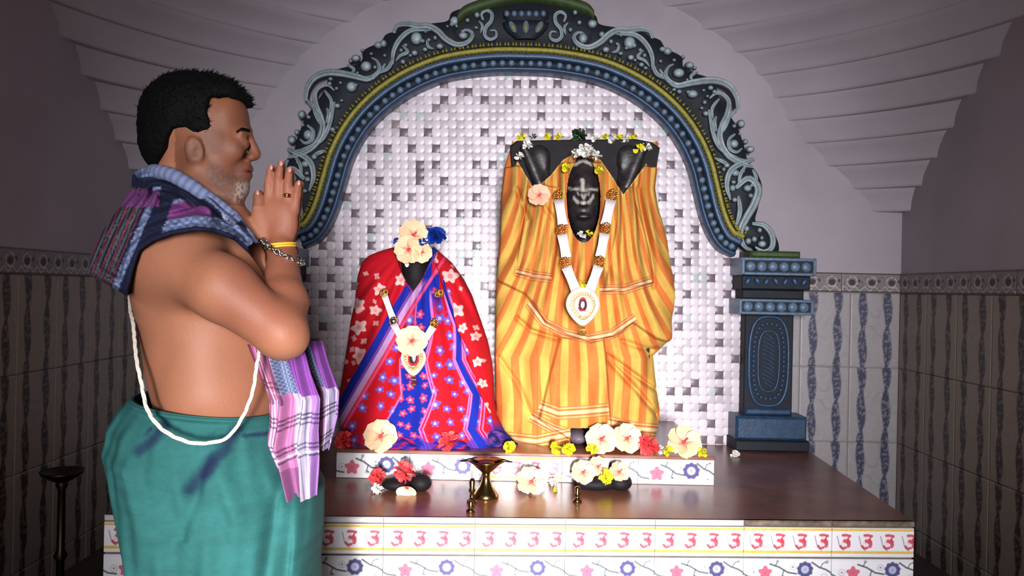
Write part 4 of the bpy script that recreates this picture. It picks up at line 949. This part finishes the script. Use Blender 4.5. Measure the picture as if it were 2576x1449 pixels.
pin(1187, 1264, 'small shiny brass incense holder just left of the lamp', .085, .014); pin(1184, 1288, 'short brass stub at the platform edge below the lamp', .040, .012); pin(1452, 1262, 'small brass incense holder beside the peach flower', .055, .013)
# tall dark lamp stand in the left corner
lp = np.array((-1.53, 2.66, 0.)); st = empty('standing_lamp', lp, 'tall dark oil lamp stand in the unlit left corner', 'lamp')
zd = H-(1190+23-CY)/F*2.66
mesh('lamp_base', *lathe([(0, 0), (.12, 0), (.12, .02), (.06, .05), (.02, .08), (.018, .1)], lp, 32), M['darkbrass'], st)
mesh('lamp_pole', *lathe([(.013, .08), (.013, .25), (.022, .27), (.013, .29), (.012, zd-.06), (.02, zd-.04), (.014, zd-.02)], lp, 20), M['darkbrass'], st)
mesh('lamp_dish', *lathe([(.012, zd-.035), (.04, zd-.02), (.066, zd-.002), (.07, zd+.008), (.06, zd+.004), (0, zd-.01)], lp, 32), M['darkbrass'], st)
# ================================================================== THE PRAYING MAN
man = empty('person', (-.60, 1.5, 0), 'bare-chested man in a teal waist cloth praying with joined palms, checked towel round his shoulders', 'person')
NR, MID, FA = 1.335, 1.5, 1.66
h = .0038
f = Field((-1.0, 1.20, -.01), (-.30, 1.80, 1.68), h)
w2 = lambda x, y, d=MID: W(x, y, d)
# trunk
f.ell(w2(532, 735), (.122, .148, .190), .02); f.ell(w2(444, 690), (.064, .135, .13), .03); f.ell(w2(550, 905), (.112, .148, .17), .03)
f.ell(w2(568, 985), (.108, .150, .10), .04); f.ell(w2(540, 1130), (.118, .150, .13), .03); f.ell(w2(478, 870), (.066, .12, .12), .03)
f.cone(w2(430, 590, 1.40), w2(430, 590, 1.62), .062, .062, .06); f.ell(w2(600, 760), (.06, .12, .08), .05)
# legs and feet
for d, dx in ((1.415, 0), (1.585, .02)):
    hp = np.array((w2(520, 1130)[0]+dx, d, .86)); kn = hp+[.03, 0, -.42]; an = np.array((hp[0]-.01, d, .07))
    f.cone(hp, kn, .085, .056, .05); f.cone(kn, an, .054, .036, .03); f.cone(an+[-.02, 0, -.03], an+[.13, 0, -.045], .034, .024, .02)
    for t in range(5): f.cone(an+[.13, -.028+.014*t, -.05], an+[.185-.006*abs(t-1), -.03+.015*t, -.055], .011, .010, .006)
# neck and head
f.cone(w2(418, 560), w2(478, 425), .066, .054, .04)
f.ell(w2(476, 300), (.084, .070, .082), .02); f.ell(w2(535, 330), (.060, .062, .080), .03); f.ell(w2(545, 400), (.052, .056, .070), .03)
for s in (-1, 1):
    f.cone(w2(500, 430, MID+s*.046), w2(588, 478, MID+s*.016), .022, .020, .03)
    f.ell(w2(585, 375, MID+s*.040), (.020, .014, .020), .03)                       # cheekbones
    f.ell(w2(622, 360, MID+s*.029), (.012, .013, .010), .012, 'sub')                   # eye sockets
    f.ell(w2(609, 362, MID+s*.030), (.0145, .0135, .0125), .005)                     # lids over the eyes
    f.cone(w2(606, 336, MID+s*.042), w2(624, 334, MID+s*.012), .006, .008, .010)         # brow
    f.ell(w2(632, 396, MID+s*.012), (.008, .007, .006), .005)                         # nostril wings
f.ell(w2(588, 300), (.022, .048, .042), .025); f.ell(w2(598, 470), (.020, .020, .018), .015)
f.cone(w2(622, 336), w2(643, 386), .008, .0105, .010); f.ell(w2(640, 394), (.010, .009, .007), .006)
f.ell(w2(614, 430), (.016, .024, .018), .015); f.ell(w2(624, 423), (.009, .020, .0045), .004); f.ell(w2(622, 440), (.009, .017, .005), .004)
f.ell(w2(632, 431.5), (.012, .022, .0012), .003, 'sub')
for s in (-1, 1):                                                                     # ears
    d = MID+s*.070; f.ell(w2(488, 378, d), (.0185, .008, .027), .005, 'add', .25); f.ell(w2(491, 375, d+s*.008), (.0115, .006, .017), .004, 'sub', .25)
    f.ell(w2(489, 400, d), (.010, .007, .009), .004); f.ell(w2(497, 381, d), (.004, .006, .007), .003)
# near arm
sh = w2(428, 652, NR+.035); el = w2(708, 838, 1.315); wr_ = w2(708, 640, 1.463)
f.ell(sh, (.072, .058, .075), .04); f.cone(sh, w2(560, 725, 1.315), .060, .054, .03); f.cone(w2(560, 725, 1.315), el, .054, .041, .02)
f.ell(w2(725, 858, 1.318), (.030, .034, .026), .015); f.cone(el, w2(715, 760, 1.375), .043, .040, .015); f.cone(w2(715, 760, 1.375), wr_, .039, .0265, .015)
f.cone(w2(410, 760, 1.40), w2(470, 640, 1.37), .03, .05, .04)
# far arm
sh2 = w2(470, 640, FA-.03); el2 = w2(722, 835, 1.665); wf = w2(716, 640, 1.530)
f.ell(sh2, (.065, .055, .07), .04); f.cone(sh2, el2, .056, .040, .02); f.cone(el2, wf, .040, .027, .015)
# hands, palms joined on the midline
for s, ox in ((-1, 0), (1, 5)):
    d = MID+s*.0165; X = lambda x, y, dd=0: w2(x+ox, y, d+s*dd)
    f.cone(X(708, 640, .012), X(702, 590, .004), .026, .018, .015)
    f.ell(X(698, 562), (.037, .0155, .044), .012); f.ell(X(690, 535), (.033, .0145, .03), .012); f.ell(X(718, 560, .002), (.022, .015, .04), .01)
    for b, m_, t in (((676, 515), (676, 465), (681, 424)), ((698, 510), (700, 455), (706, 414)), ((722, 514), (724, 465), (728, 430)), ((741, 530), (746, 490), (751, 462))):
        f.cone(X(*b), X(*m_, .001), .0098, .0088, .004); f.cone(X(*m_, .001), X(*t, -.003), .0088, .0072, .003)
    f.cone(X(664, 600, .0), X(651, 545, .002), .018, .0125, .01); f.cone(X(651, 545, .002), X(649, 490, .0), .0125, .0092, .004)
body = f
V, Q = f.surface(); V = relax(V, Q, 2, .4)
qx, qy = proj(V); SK = lin(150, 97, 72); C = np.ones((len(V), 3))*SK
head = (V[:, 2] > w2(500, 520)[2]) & (qx > 440) & (qx < 665) & (np.abs(V[:, 1]-MID) < .09)
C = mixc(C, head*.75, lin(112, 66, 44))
C = mixc(C, sm(.0, .05, V[:, 0]-w2(640, 700)[0])*(V[:, 2] > w2(0, 830)[2])*sm(900, 780, qy)*.55, lin(122, 66, 50))       # tanned forearms and hands
st_ = sm(8, -22, sdpoly(qx, qy, [(520, 395), (575, 420), (600, 408), (640, 410), (655, 450), (640, 520), (560, 520), (510, 450)]))*head
nz = vnoise(qx*.9, qy*.9+V[:, 1]*600, 3); C = mixc(C, st_*(.30+.35*(nz > .5)), lin(70, 58, 54))
C = mixc(C, sm(12, -8, sdpoly(qx, qy, [(596, 462), (630, 462), (628, 505), (590, 505)]))*head*.45*(nz > .35), lin(190, 182, 176))   # grey chin stubble
C = mixc(C, sm(4, 0, sdpoly(qx, qy, [(612, 421), (640, 421), (636, 444), (612, 442)]))*head*.6, lin(122, 58, 52))
C = mixc(C, sm(2, 0, np.abs(qy-431.5))*(qx > 612)*(qx < 645)*head*.7, lin(60, 24, 22))
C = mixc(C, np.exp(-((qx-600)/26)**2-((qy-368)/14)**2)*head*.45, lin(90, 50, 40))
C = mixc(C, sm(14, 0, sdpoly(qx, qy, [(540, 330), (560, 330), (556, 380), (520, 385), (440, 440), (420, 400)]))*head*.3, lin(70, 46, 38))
C *= (1+.10*(vnoise(V[:, 0]*30, V[:, 2]*30+V[:, 1]*20, 6)-.5))[:, None]
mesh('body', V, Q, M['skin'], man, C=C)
# hair
fh = Field(w2(345, 440)-[0, .13, 0], w2(640, 170)+[0, .13, 0], .0032)
fh.ell(w2(480, 296), (.0965, .080, .0885), .02); fh.ell(w2(425, 370), (.050, .060, .052), .03); fh.ell(w2(545, 262), (.064, .062, .050), .03); fh.ell(w2(528, 318), (.052, .0725, .050), .01); fh.ell(w2(470, 345), (.055, .0735, .055), .01); fh.ell(w2(585, 244), (.028, .050, .022), .02)
X, Yq, Z = np.meshgrid(*fh.ax, indexing='ij'); gx = CX+X/MID*F; gy = CY-(Z-H)/MID*F; gx, gy = gx-(gy-CY)*PHI, gy+(gx-CX)*PHI
HP = [(340, 160), (560, 170), (626, 244), (622, 262), (590, 256), (560, 268), (553, 300), (562, 330), (553, 380), (528, 380), (522, 350), (505, 338), (476, 340), (458, 362), (448, 385), (424, 410), (412, 436), (350, 440)]
pd = sdpoly(gx, gy, HP)*MID/F; noise = (vnoise(X*300, Z*300+Yq*90, 2)-.5)*.003+(vnoise(X*60+Yq*60, Z*60, 5)-.5)*.003
temple = np.where((np.abs(Yq-MID) < .066) & (gx > 560) & (gy > 262), .02, -1)
fh.D = np.maximum(np.maximum(fh.D+noise, pd), temple).astype(np.float32)
V, Q = fh.surface(); mesh('hair', V, Q, M['hair'], man)
# short strands standing out of the crown
rs = np.random.RandomState(3); sel = rs.choice(len(V), 2600); sel = sel[(proj(V[sel])[1] < 330)]; P = []; Fa = []; cen = w2(480, 310)
for i, v in enumerate(V[sel]):
    nrm = (v-cen)/np.linalg.norm(v-cen); dr_ = nrm*.45+np.array((.75, 0, .25))*rs.uniform(.5, 1)+rs.normal(size=3)*.15; dr_ /= np.linalg.norm(dr_); s = np.cross(dr_, (0, 1, .3)); s = s/np.linalg.norm(s)*.0011; l = rs.uniform(.005, .011)
    P += [v-s-nrm*.002, v+s-nrm*.002, v+dr_*l]; Fa.append((3*i, 3*i+1, 3*i+2))
mesh('hair_strands', P, Fa, M['hair'], man, kind='stuff')
for s in (-1, 1):
    mesh('eyebrow', *tube([w2(596, 332, MID+s*.047), w2(610, 326, MID+s*.039), w2(624, 329, MID+s*.022), w2(629, 333, MID+s*.012)], [.0022, .0042, .0042, .002], 8), M['hair'], man)
    mesh('eyelashes', *tube([w2(600, 366, MID+s*.040), w2(610, 371, MID+s*.0395), w2(618, 370, MID+s*.034), w2(623, 366, MID+s*.026)], [.0008, .0016, .0016, .0008], 6), M['lash'], man)
for x, y, rx in ((682, 422, 5.5), (707, 412, 6), (728.5, 428, 6), (751.5, 461, 5.5), (648, 486, 5.5)):
    mesh('fingernail', *ell(w2(x, y, MID-.0165-.0068), (rx*MID/F*.95, .0022, .0062), 10, 6), M['nail'], man)
# ring, bracelets
def wristring(x0, y0, x1, y1, d, r, m, name, k=1, tw=0, rd=.028):
    a = w2(x0, y0, d); b = w2(x1, y1, d); c = (a+b)/2; e = (b-a)/2; P = []
    for t in np.linspace(0, 2*PI, 60, endpoint=False): P.append(c+e*math.cos(t)+np.array((0, -rd*math.sin(t), 0)))
    if tw == 0: mesh(name, *tube(P, r, 8, True), m, man); return
    parts = []
    for i in range(0, 60, 2):
        p = np.array(P[i]); q = np.array(P[(i+1) % 60])-p; q /= np.linalg.norm(q); u = np.cross(q, (0, 0, 1)); u /= np.linalg.norm(u)+1e-9; v = np.cross(q, u)
        aa = u*math.cos(i)+v*math.sin(i); lk = [p+q*.0062*math.cos(t)+aa*.0046*math.sin(t) for t in np.linspace(0, 2*PI, 10, endpoint=False)]; parts.append(tube(lk, r, 6, True))
    mesh(name, *join(parts), m, man)
wristring(669, 626, 742, 618, 1.468, .0022, M['ythread'], 'wrist_thread', rd=.0305); wristring(669, 620, 742, 612, 1.468, .0022, M['ythread'], 'wrist_thread', rd=.0305)
wristring(662, 604, 758, 662, 1.452, .0019, M['silver'], 'chain_bracelet', tw=1, rd=.046)
for dz in (-3, 1): wristring(715, 493+dz, 735, 495+dz, MID-.0168, .0026, M['gold'], 'finger_ring', rd=.0120)
# ------------------------------------------------------------------ towel over the shoulders
def plaid(px, py):                                                                    # colours of the checked towel across its lower edge
    edge = [(668, 700), (655, 678), (630, 640), (590, 603), (540, 584), (490, 580), (430, 590), (385, 606), (352, 628), (338, 670), (318, 745)]
    d, sd, arc = dline(px, py, edge)
    nv, lb, pu, wh = lin(22, 25, 48), lin(112, 124, 158), lin(108, 54, 108), lin(176, 178, 200)
    C = np.ones(px.shape+(3,))*nv
    chk = ((np.floor(arc/10)+np.floor(d/9)) % 2 > .5)*1.
    C = mixc(C, (d > 11)*(d < 38)*1., lb); C = mixc(C, (d > 11)*(d < 38)*chk*.55, nv)
    C = mixc(C, (d > 38)*(d < 76)*(px < 530)*1., pu); C = mixc(C, (d > 76)*(d < 86)*(px > 380)*1., lb); C = mixc(C, (d > 76)*(d < 86)*chk*.6, nv)
    chk2 = (np.abs(vnoise(arc/24, d/16, 4)) > .66); C = mixc(C, (px > 560)*(d > 40)*chk2*.8, wh)
    d2, _, a2 = dline(px, py, [(560, 500), (620, 560), (662, 650)]); C = mixc(C, (d2 < 5)*(px > 540)*.8, lb)
    back = (px < 395+(620-py)*.35)*(py > 470)
    st = (px-(300-(py-560)*.42)); C = mixc(C, back*1., nv)
    ph = st % 19; C = mixc(C, back*(np.abs(st) < 42)*sm(7, 5, ph)*.9, lin(108, 50, 58)); C = mixc(C, back*(np.abs(st) < 42)*sm(3.5, 2, np.abs(ph-12))*.6, lin(86, 100, 98))
    C = mixc(C, back*(st < -48)*(((st+200) % 22) < 11)*1., lb); C = mixc(C, back*(st > 50)*(st < 68)*1., lb); C = mixc(C, back*(st > 50)*(st < 68)*chk*.5, nv)
    C = mixc(C, (py < 520)*(px < 400)*(py > 478)*.9, pu)
    d3, _, a3 = dline(px, py, [(352, 430), (400, 424), (450, 440), (500, 470), (550, 505), (590, 545)])
    C = mixc(C, (d3 < 17)*1., lb); C = mixc(C, (d3 < 17)*((a3 % 9) < 3)*.6, nv); C = mixc(C, (d3 > 17)*(d3 < 44)*(py < 520)*1., nv)
    return C
q_ = body.sl(w2(205, 770)-[0, .30, 0], w2(700, 400)+[0, .30, 0]); ft = Field((0, 0, 0), (.01, .01, .01), body.h)
ft.D = body.D[q_].copy()-.011; ft.n = np.array(ft.D.shape); ft.lo = body.lo+body.h*np.array([s_.start for s_ in q_]); ft.ax = [body.ax[i][q_[i]] for i in range(3)]
# inflated shoulders
ft.ell(w2(430, 660), (.112, .185, .13), .04); ft.ell(w2(520, 700), (.135, .155, .14), .05); ft.ell(w2(428, 640, NR+.02), (.088, .062, .092), .04); ft.ell(w2(445, 640, FA-.02), (.088, .062, .092), .04)
ft.cone(w2(410, 585), w2(450, 500), .088, .072, .05); ft.cone(w2(500, 640, 1.33), w2(640, 660, 1.40), .062, .040, .04); ft.cone(w2(500, 640, 1.66), w2(640, 660, 1.60), .062, .040, .04)
ft.ell(w2(630, 640, 1.44), (.045, .05, .06), .03); ft.ell(w2(300, 650, 1.44), (.060, .10, .11), .05); ft.ell(w2(265, 690, 1.42), (.045, .08, .06), .04); ft.cone(w2(370, 520, 1.46), w2(300, 620, 1.44), .055, .055, .04)
X, Yq, Z = np.meshgrid(*ft.ax, indexing='ij'); P_ = np.stack([X, Yq, Z], -1); gx, gy = proj(P_)
TP = [(352, 424), (390, 415), (440, 424), (490, 450), (540, 490), (590, 535), (640, 590), (668, 640), (670, 705), (655, 678), (630, 642), (590, 605), (540, 586), (490, 581), (430, 592), (385, 608), (352, 632), (338, 672), (320, 745), (262, 712), (218, 690), (232, 630), (262, 575), (300, 520), (330, 480), (332, 440)]
pd = sdpoly(gx, gy, TP)*1.45/F
fold = .0045*np.sin(pd*330+Yq*20)+.003*np.sin(gx/14+gy/30)
ft.D = np.maximum(ft.D+fold, pd).astype(np.float32)
V, Q = ft.surface(); V = relax(V, Q, 1); qx, qy = proj(V)
mesh('shoulder_towel', V, Q, M['cloth'], man, C=plaid(qx, qy))
# rolled collar edges of the towel round the neck
parts = []
for s, dn in ((-1, .0), (1, .0)):
    P = catmull([w2(372, 432, MID+s*.02), w2(392, 432, MID+s*.075), w2(430, 440, MID+s*.098), w2(480, 468, MID+s*.10), w2(540, 510, MID+s*.085), w2(590, 550, MID+s*.07), w2(640, 610, MID+s*.05)], 50)
    V, Fa = tube(P, np.interp(np.arange(50), [0, 10, 40, 49], [.010, .014, .012, .006]), 14); V = np.array(V); parts.append((V, Fa))
V, Fa = join(parts); V = np.array(V); n_ = len(V); ii = np.arange(n_) % 14
ai = (np.arange(n_)//14); C = np.ones((n_, 3))*lin(118, 128, 160); C = mixc(C, (ai % 2 == 0)*.5, lin(44, 46, 74)); mesh('towel_roll', V, Fa, M['cloth'], man, C=C)
# hanging end of the towel in front of the belly
def hang(name, Lf_, Rt_, y0, y1, d0, phase, seed, nr=150, nc=110):
    t = np.linspace(0, 1, nr)[:, None]; u = np.linspace(0, 1, nc)[None, :]; py = y0+(y1-y0)*t+0*u
    l = np.interp(py, [p[0] for p in Lf_], [p[1] for p in Lf_]); r = np.interp(py, [p[0] for p in Rt_], [p[1] for p in Rt_]); px = l+(r-l)*u
    d = d0+.018*np.sin(u*13+phase+t*2)*(.4+.6*t)+.008*np.sin(u*29+t*5)+.03*(1-t)*u
    x = px+(py-CY)*PHI; y = py-(px-CX)*PHI; V = np.stack([(x-CX)/F*1.45, d, H-(y-CY)/F*1.45], -1)
    pk, wh, nv, pu, lb = lin(166, 100, 142), lin(186, 180, 200), lin(40, 40, 58), lin(118, 62, 136), lin(126, 138, 172)
    C = np.ones(px.shape+(3,))*pk; q = (px-l)+.0*py; Wd = np.maximum(r-l, 1); uu = u+0*py; tt = py
    C = mixc(C, sm(.52, .56, uu)*(uu < .86)*.85, wh); C = mixc(C, (uu > .86)*1., lin(140, 100, 160))
    for a in (.08, .14, .20, .60, .66, .72, .80): C = mixc(C, (np.abs(uu-a) < .012)*.75, wh if a < .5 else lin(120, 110, 150))
    for a in (950, 962, 975, 1040, 1050, 1062, 1112, 1122, 1133, 1140): C = mixc(C, sm(3.2, 1.6, np.abs(tt-a-8*np.sin(uu*6)))*.8, nv if int(a) % 2 == 0 else wh)
    C = mixc(C, (tt < 1010)*(uu < .35)*sm(.02, .0, np.abs((uu*9+.5) % 1-.5)-.22)*.75, nv); C = mixc(C, (tt < 1000)*(uu < .3)*(((uu*26) % 1) < .3)*.8, lin(150, 60, 80))
    chk = ((np.floor(uu*30)+np.floor(tt/5)) % 2 > .5); C = mixc(C, (tt < 985)*(uu > .36)*(uu < .62)*1., lb); C = mixc(C, (tt < 985)*(uu > .36)*(uu < .62)*chk*.6, nv); C = mixc(C, (tt < 990)*(uu > .62)*1., pu)
    C = mixc(C, (tt > 1165)*(uu < .55)*.8, lin(120, 70, 110))
    V2 = V.copy(); V2[..., 1] += .004; n1 = nr*nc
    Q1 = quads(nr, nc); Q2 = Q1[:, ::-1]+n1; ring = [i*nc for i in range(nr)]+[(nr-1)*nc+j for j in range(1, nc)]+[i*nc+nc-1 for i in range(nr-2, -1, -1)]+[j for j in range(nc-2, 0, -1)]
    Q3 = np.array([[ring[i], ring[(i+1) % len(ring)], n1+ring[(i+1) % len(ring)], n1+ring[i]] for i in range(len(ring))])
    mesh(name, np.vstack([V.reshape(-1, 3), V2.reshape(-1, 3)]), np.vstack([Q1, Q2, Q3]), M['cloth'], man, C=np.vstack([C.reshape(-1, 3)]*2))
hang('towel_end', [(860, 642), (900, 655), (950, 672), (1000, 690), (1060, 692), (1110, 684), (1160, 705), (1245, 738)], [(860, 765), (880, 772), (940, 790), (1000, 812), (1080, 806), (1150, 808), (1225, 806)], 862, 1238, 1.405, 0, 1)
hang('towel_end', [(860, 700), (1000, 750), (1100, 770), (1160, 775)], [(860, 775), (920, 795), (1000, 828), (1060, 826), (1160, 806)], 866, 1150, 1.52, 2, 2)
# ------------------------------------------------------------------ teal waist cloth
nz_, na = 260, 300; zt0 = w2(350, 1020)[2]; zb0 = .14
prof = [(1015, 345, 692), (1045, 312, 706), (1090, 282, 720), (1150, 276, 738), (1200, 286, 762), (1250, 296, 790), (1330, 312, 790), (1449, 342, 778), (1700, 360, 800), (2100, 380, 790), (2300, 385, 785)]
t = np.linspace(0, 1, nz_)[:, None]; a = np.linspace(0, 2*PI, na, endpoint=False)[None, :]
yc_ = 1015+(2120-1015)*t**1.15+0*a
l = np.interp(yc_, [p[0] for p in prof], [p[1] for p in prof]); r = np.interp(yc_, [p[0] for p in prof], [p[2] for p in prof])
px = (l+r)/2-(r-l)/2*np.cos(a)*1.0; py = yc_+(px-520)*.14*sm(.25, 0, t)
dpt = np.interp(yc_, [1015, 1150, 1300, 2120], [.158, .195, .20, .19]); s = np.sin(a)
fo = sm(0, .12, t)*(.008*np.sin(a*6+py/160.)+.004*np.sin(a*13-py/90.)+.002*np.sin(a*27+py/60))
fo += -.012*np.exp(-((px-740-(py-1100)*-.1)/9)**2)*(py > 1090)-.010*np.exp(-((px-590+(py-1100)*.25)/16)**2)*(py > 1060)*(py < 1300)+.012*np.exp(-((px-770)/14)**2)*(py > 1140)
fo += .012*np.exp(-((t-.010)/.012)**2)+.008*np.exp(-((py-(1120+(px-290)*.12))/16)**2)*(px < 420)-.0025*np.sin((py+px*.35)/31+np.sin(px/90))*sm(1080, 1140, py)*.6
Yc_ = MID-np.sign(s)*np.abs(s)**.8*(dpt)-np.sign(s)*fo
x = px+(py-CY)*PHI; y = py-(px-CX)*PHI; Vw = np.stack([(x-CX)/F*1.46, Yc_, np.maximum(H-(y-CY)/F*1.46, .10)], -1)
te = lin(40, 94, 92); C = np.ones(px.shape+(3,))*te; C *= (1+.22*(vnoise(px/60, py/22, 2)-.5)+.12*(vnoise(px/9, py/4, 7)-.5))[..., None]
ny = lin(22, 32, 62)
for P, wv in (([(490, 1040), (470, 1070), (440, 1095)], 26), ([(460, 1045), (450, 1060)], 12), ([(640, 1060), (622, 1100), (590, 1150)], 26), ([(600, 1120), (560, 1180)], 30), ([(690, 1080), (655, 1072)], 12), ([(320, 1290), (345, 1330)], 5)):
    d, _, _ = dline(px, py, P); C = mixc(C, sm(wv, wv*.2, d+5*vnoise(px/6, py/6, 3))*(s > 0)*.8, ny)
V2 = Vw.copy(); cen = np.stack([Vw[..., 0].mean(1), np.full(nz_, MID)], 1)[:, None]; V2[..., :2] = cen+(Vw[..., :2]-cen)*.975; n1 = nz_*na
Q1 = quads(nz_, na, False, True); Q2 = Q1[:, ::-1]+n1; j = np.arange(na); j1 = (j+1) % na
Q3 = np.stack([j1, j, n1+j, n1+j1], 1); b0 = (nz_-1)*na; Q4 = np.stack([b0+j, b0+j1, n1+b0+j1, n1+b0+j], 1)
mesh('waist_cloth', np.vstack([Vw.reshape(-1, 3), V2.reshape(-1, 3)]), np.vstack([Q1, Q2, Q3, Q4]), M['cloth'], man, C=np.vstack([C.reshape(-1, 3)]*2))
# sacred thread: three twisted strands
K = catmull([w2(336, 815, 1.40), w2(344, 900, 1.335), w2(356, 960, 1.31), w2(372, 1030, 1.295), w2(410, 1080, 1.285), w2(470, 1110, 1.28), w2(520, 1114, 1.28), w2(572, 1100, 1.285), w2(610, 1050, 1.30), w2(636, 985, 1.315), w2(646, 920, 1.335), w2(652, 880, 1.37), w2(640, 800, 1.45), w2(560, 640, 1.60), w2(470, 560, 1.67), w2(380, 600, 1.66), w2(332, 700, 1.58), w2(328, 770, 1.47)], 360, True)
parts = []
for k in range(3):
    P = K.copy(); tt = np.arange(360)*.35+k*2*PI/3; P[:, 0] += .0035*np.cos(tt)*.5; P[:, 1] += .0015*np.sin(tt)-.001; P[:, 2] += .0015*np.sin(tt); parts.append(tube(P, .0019, 6, True))
mesh('sacred_thread', *join(parts), M['thread'], man)
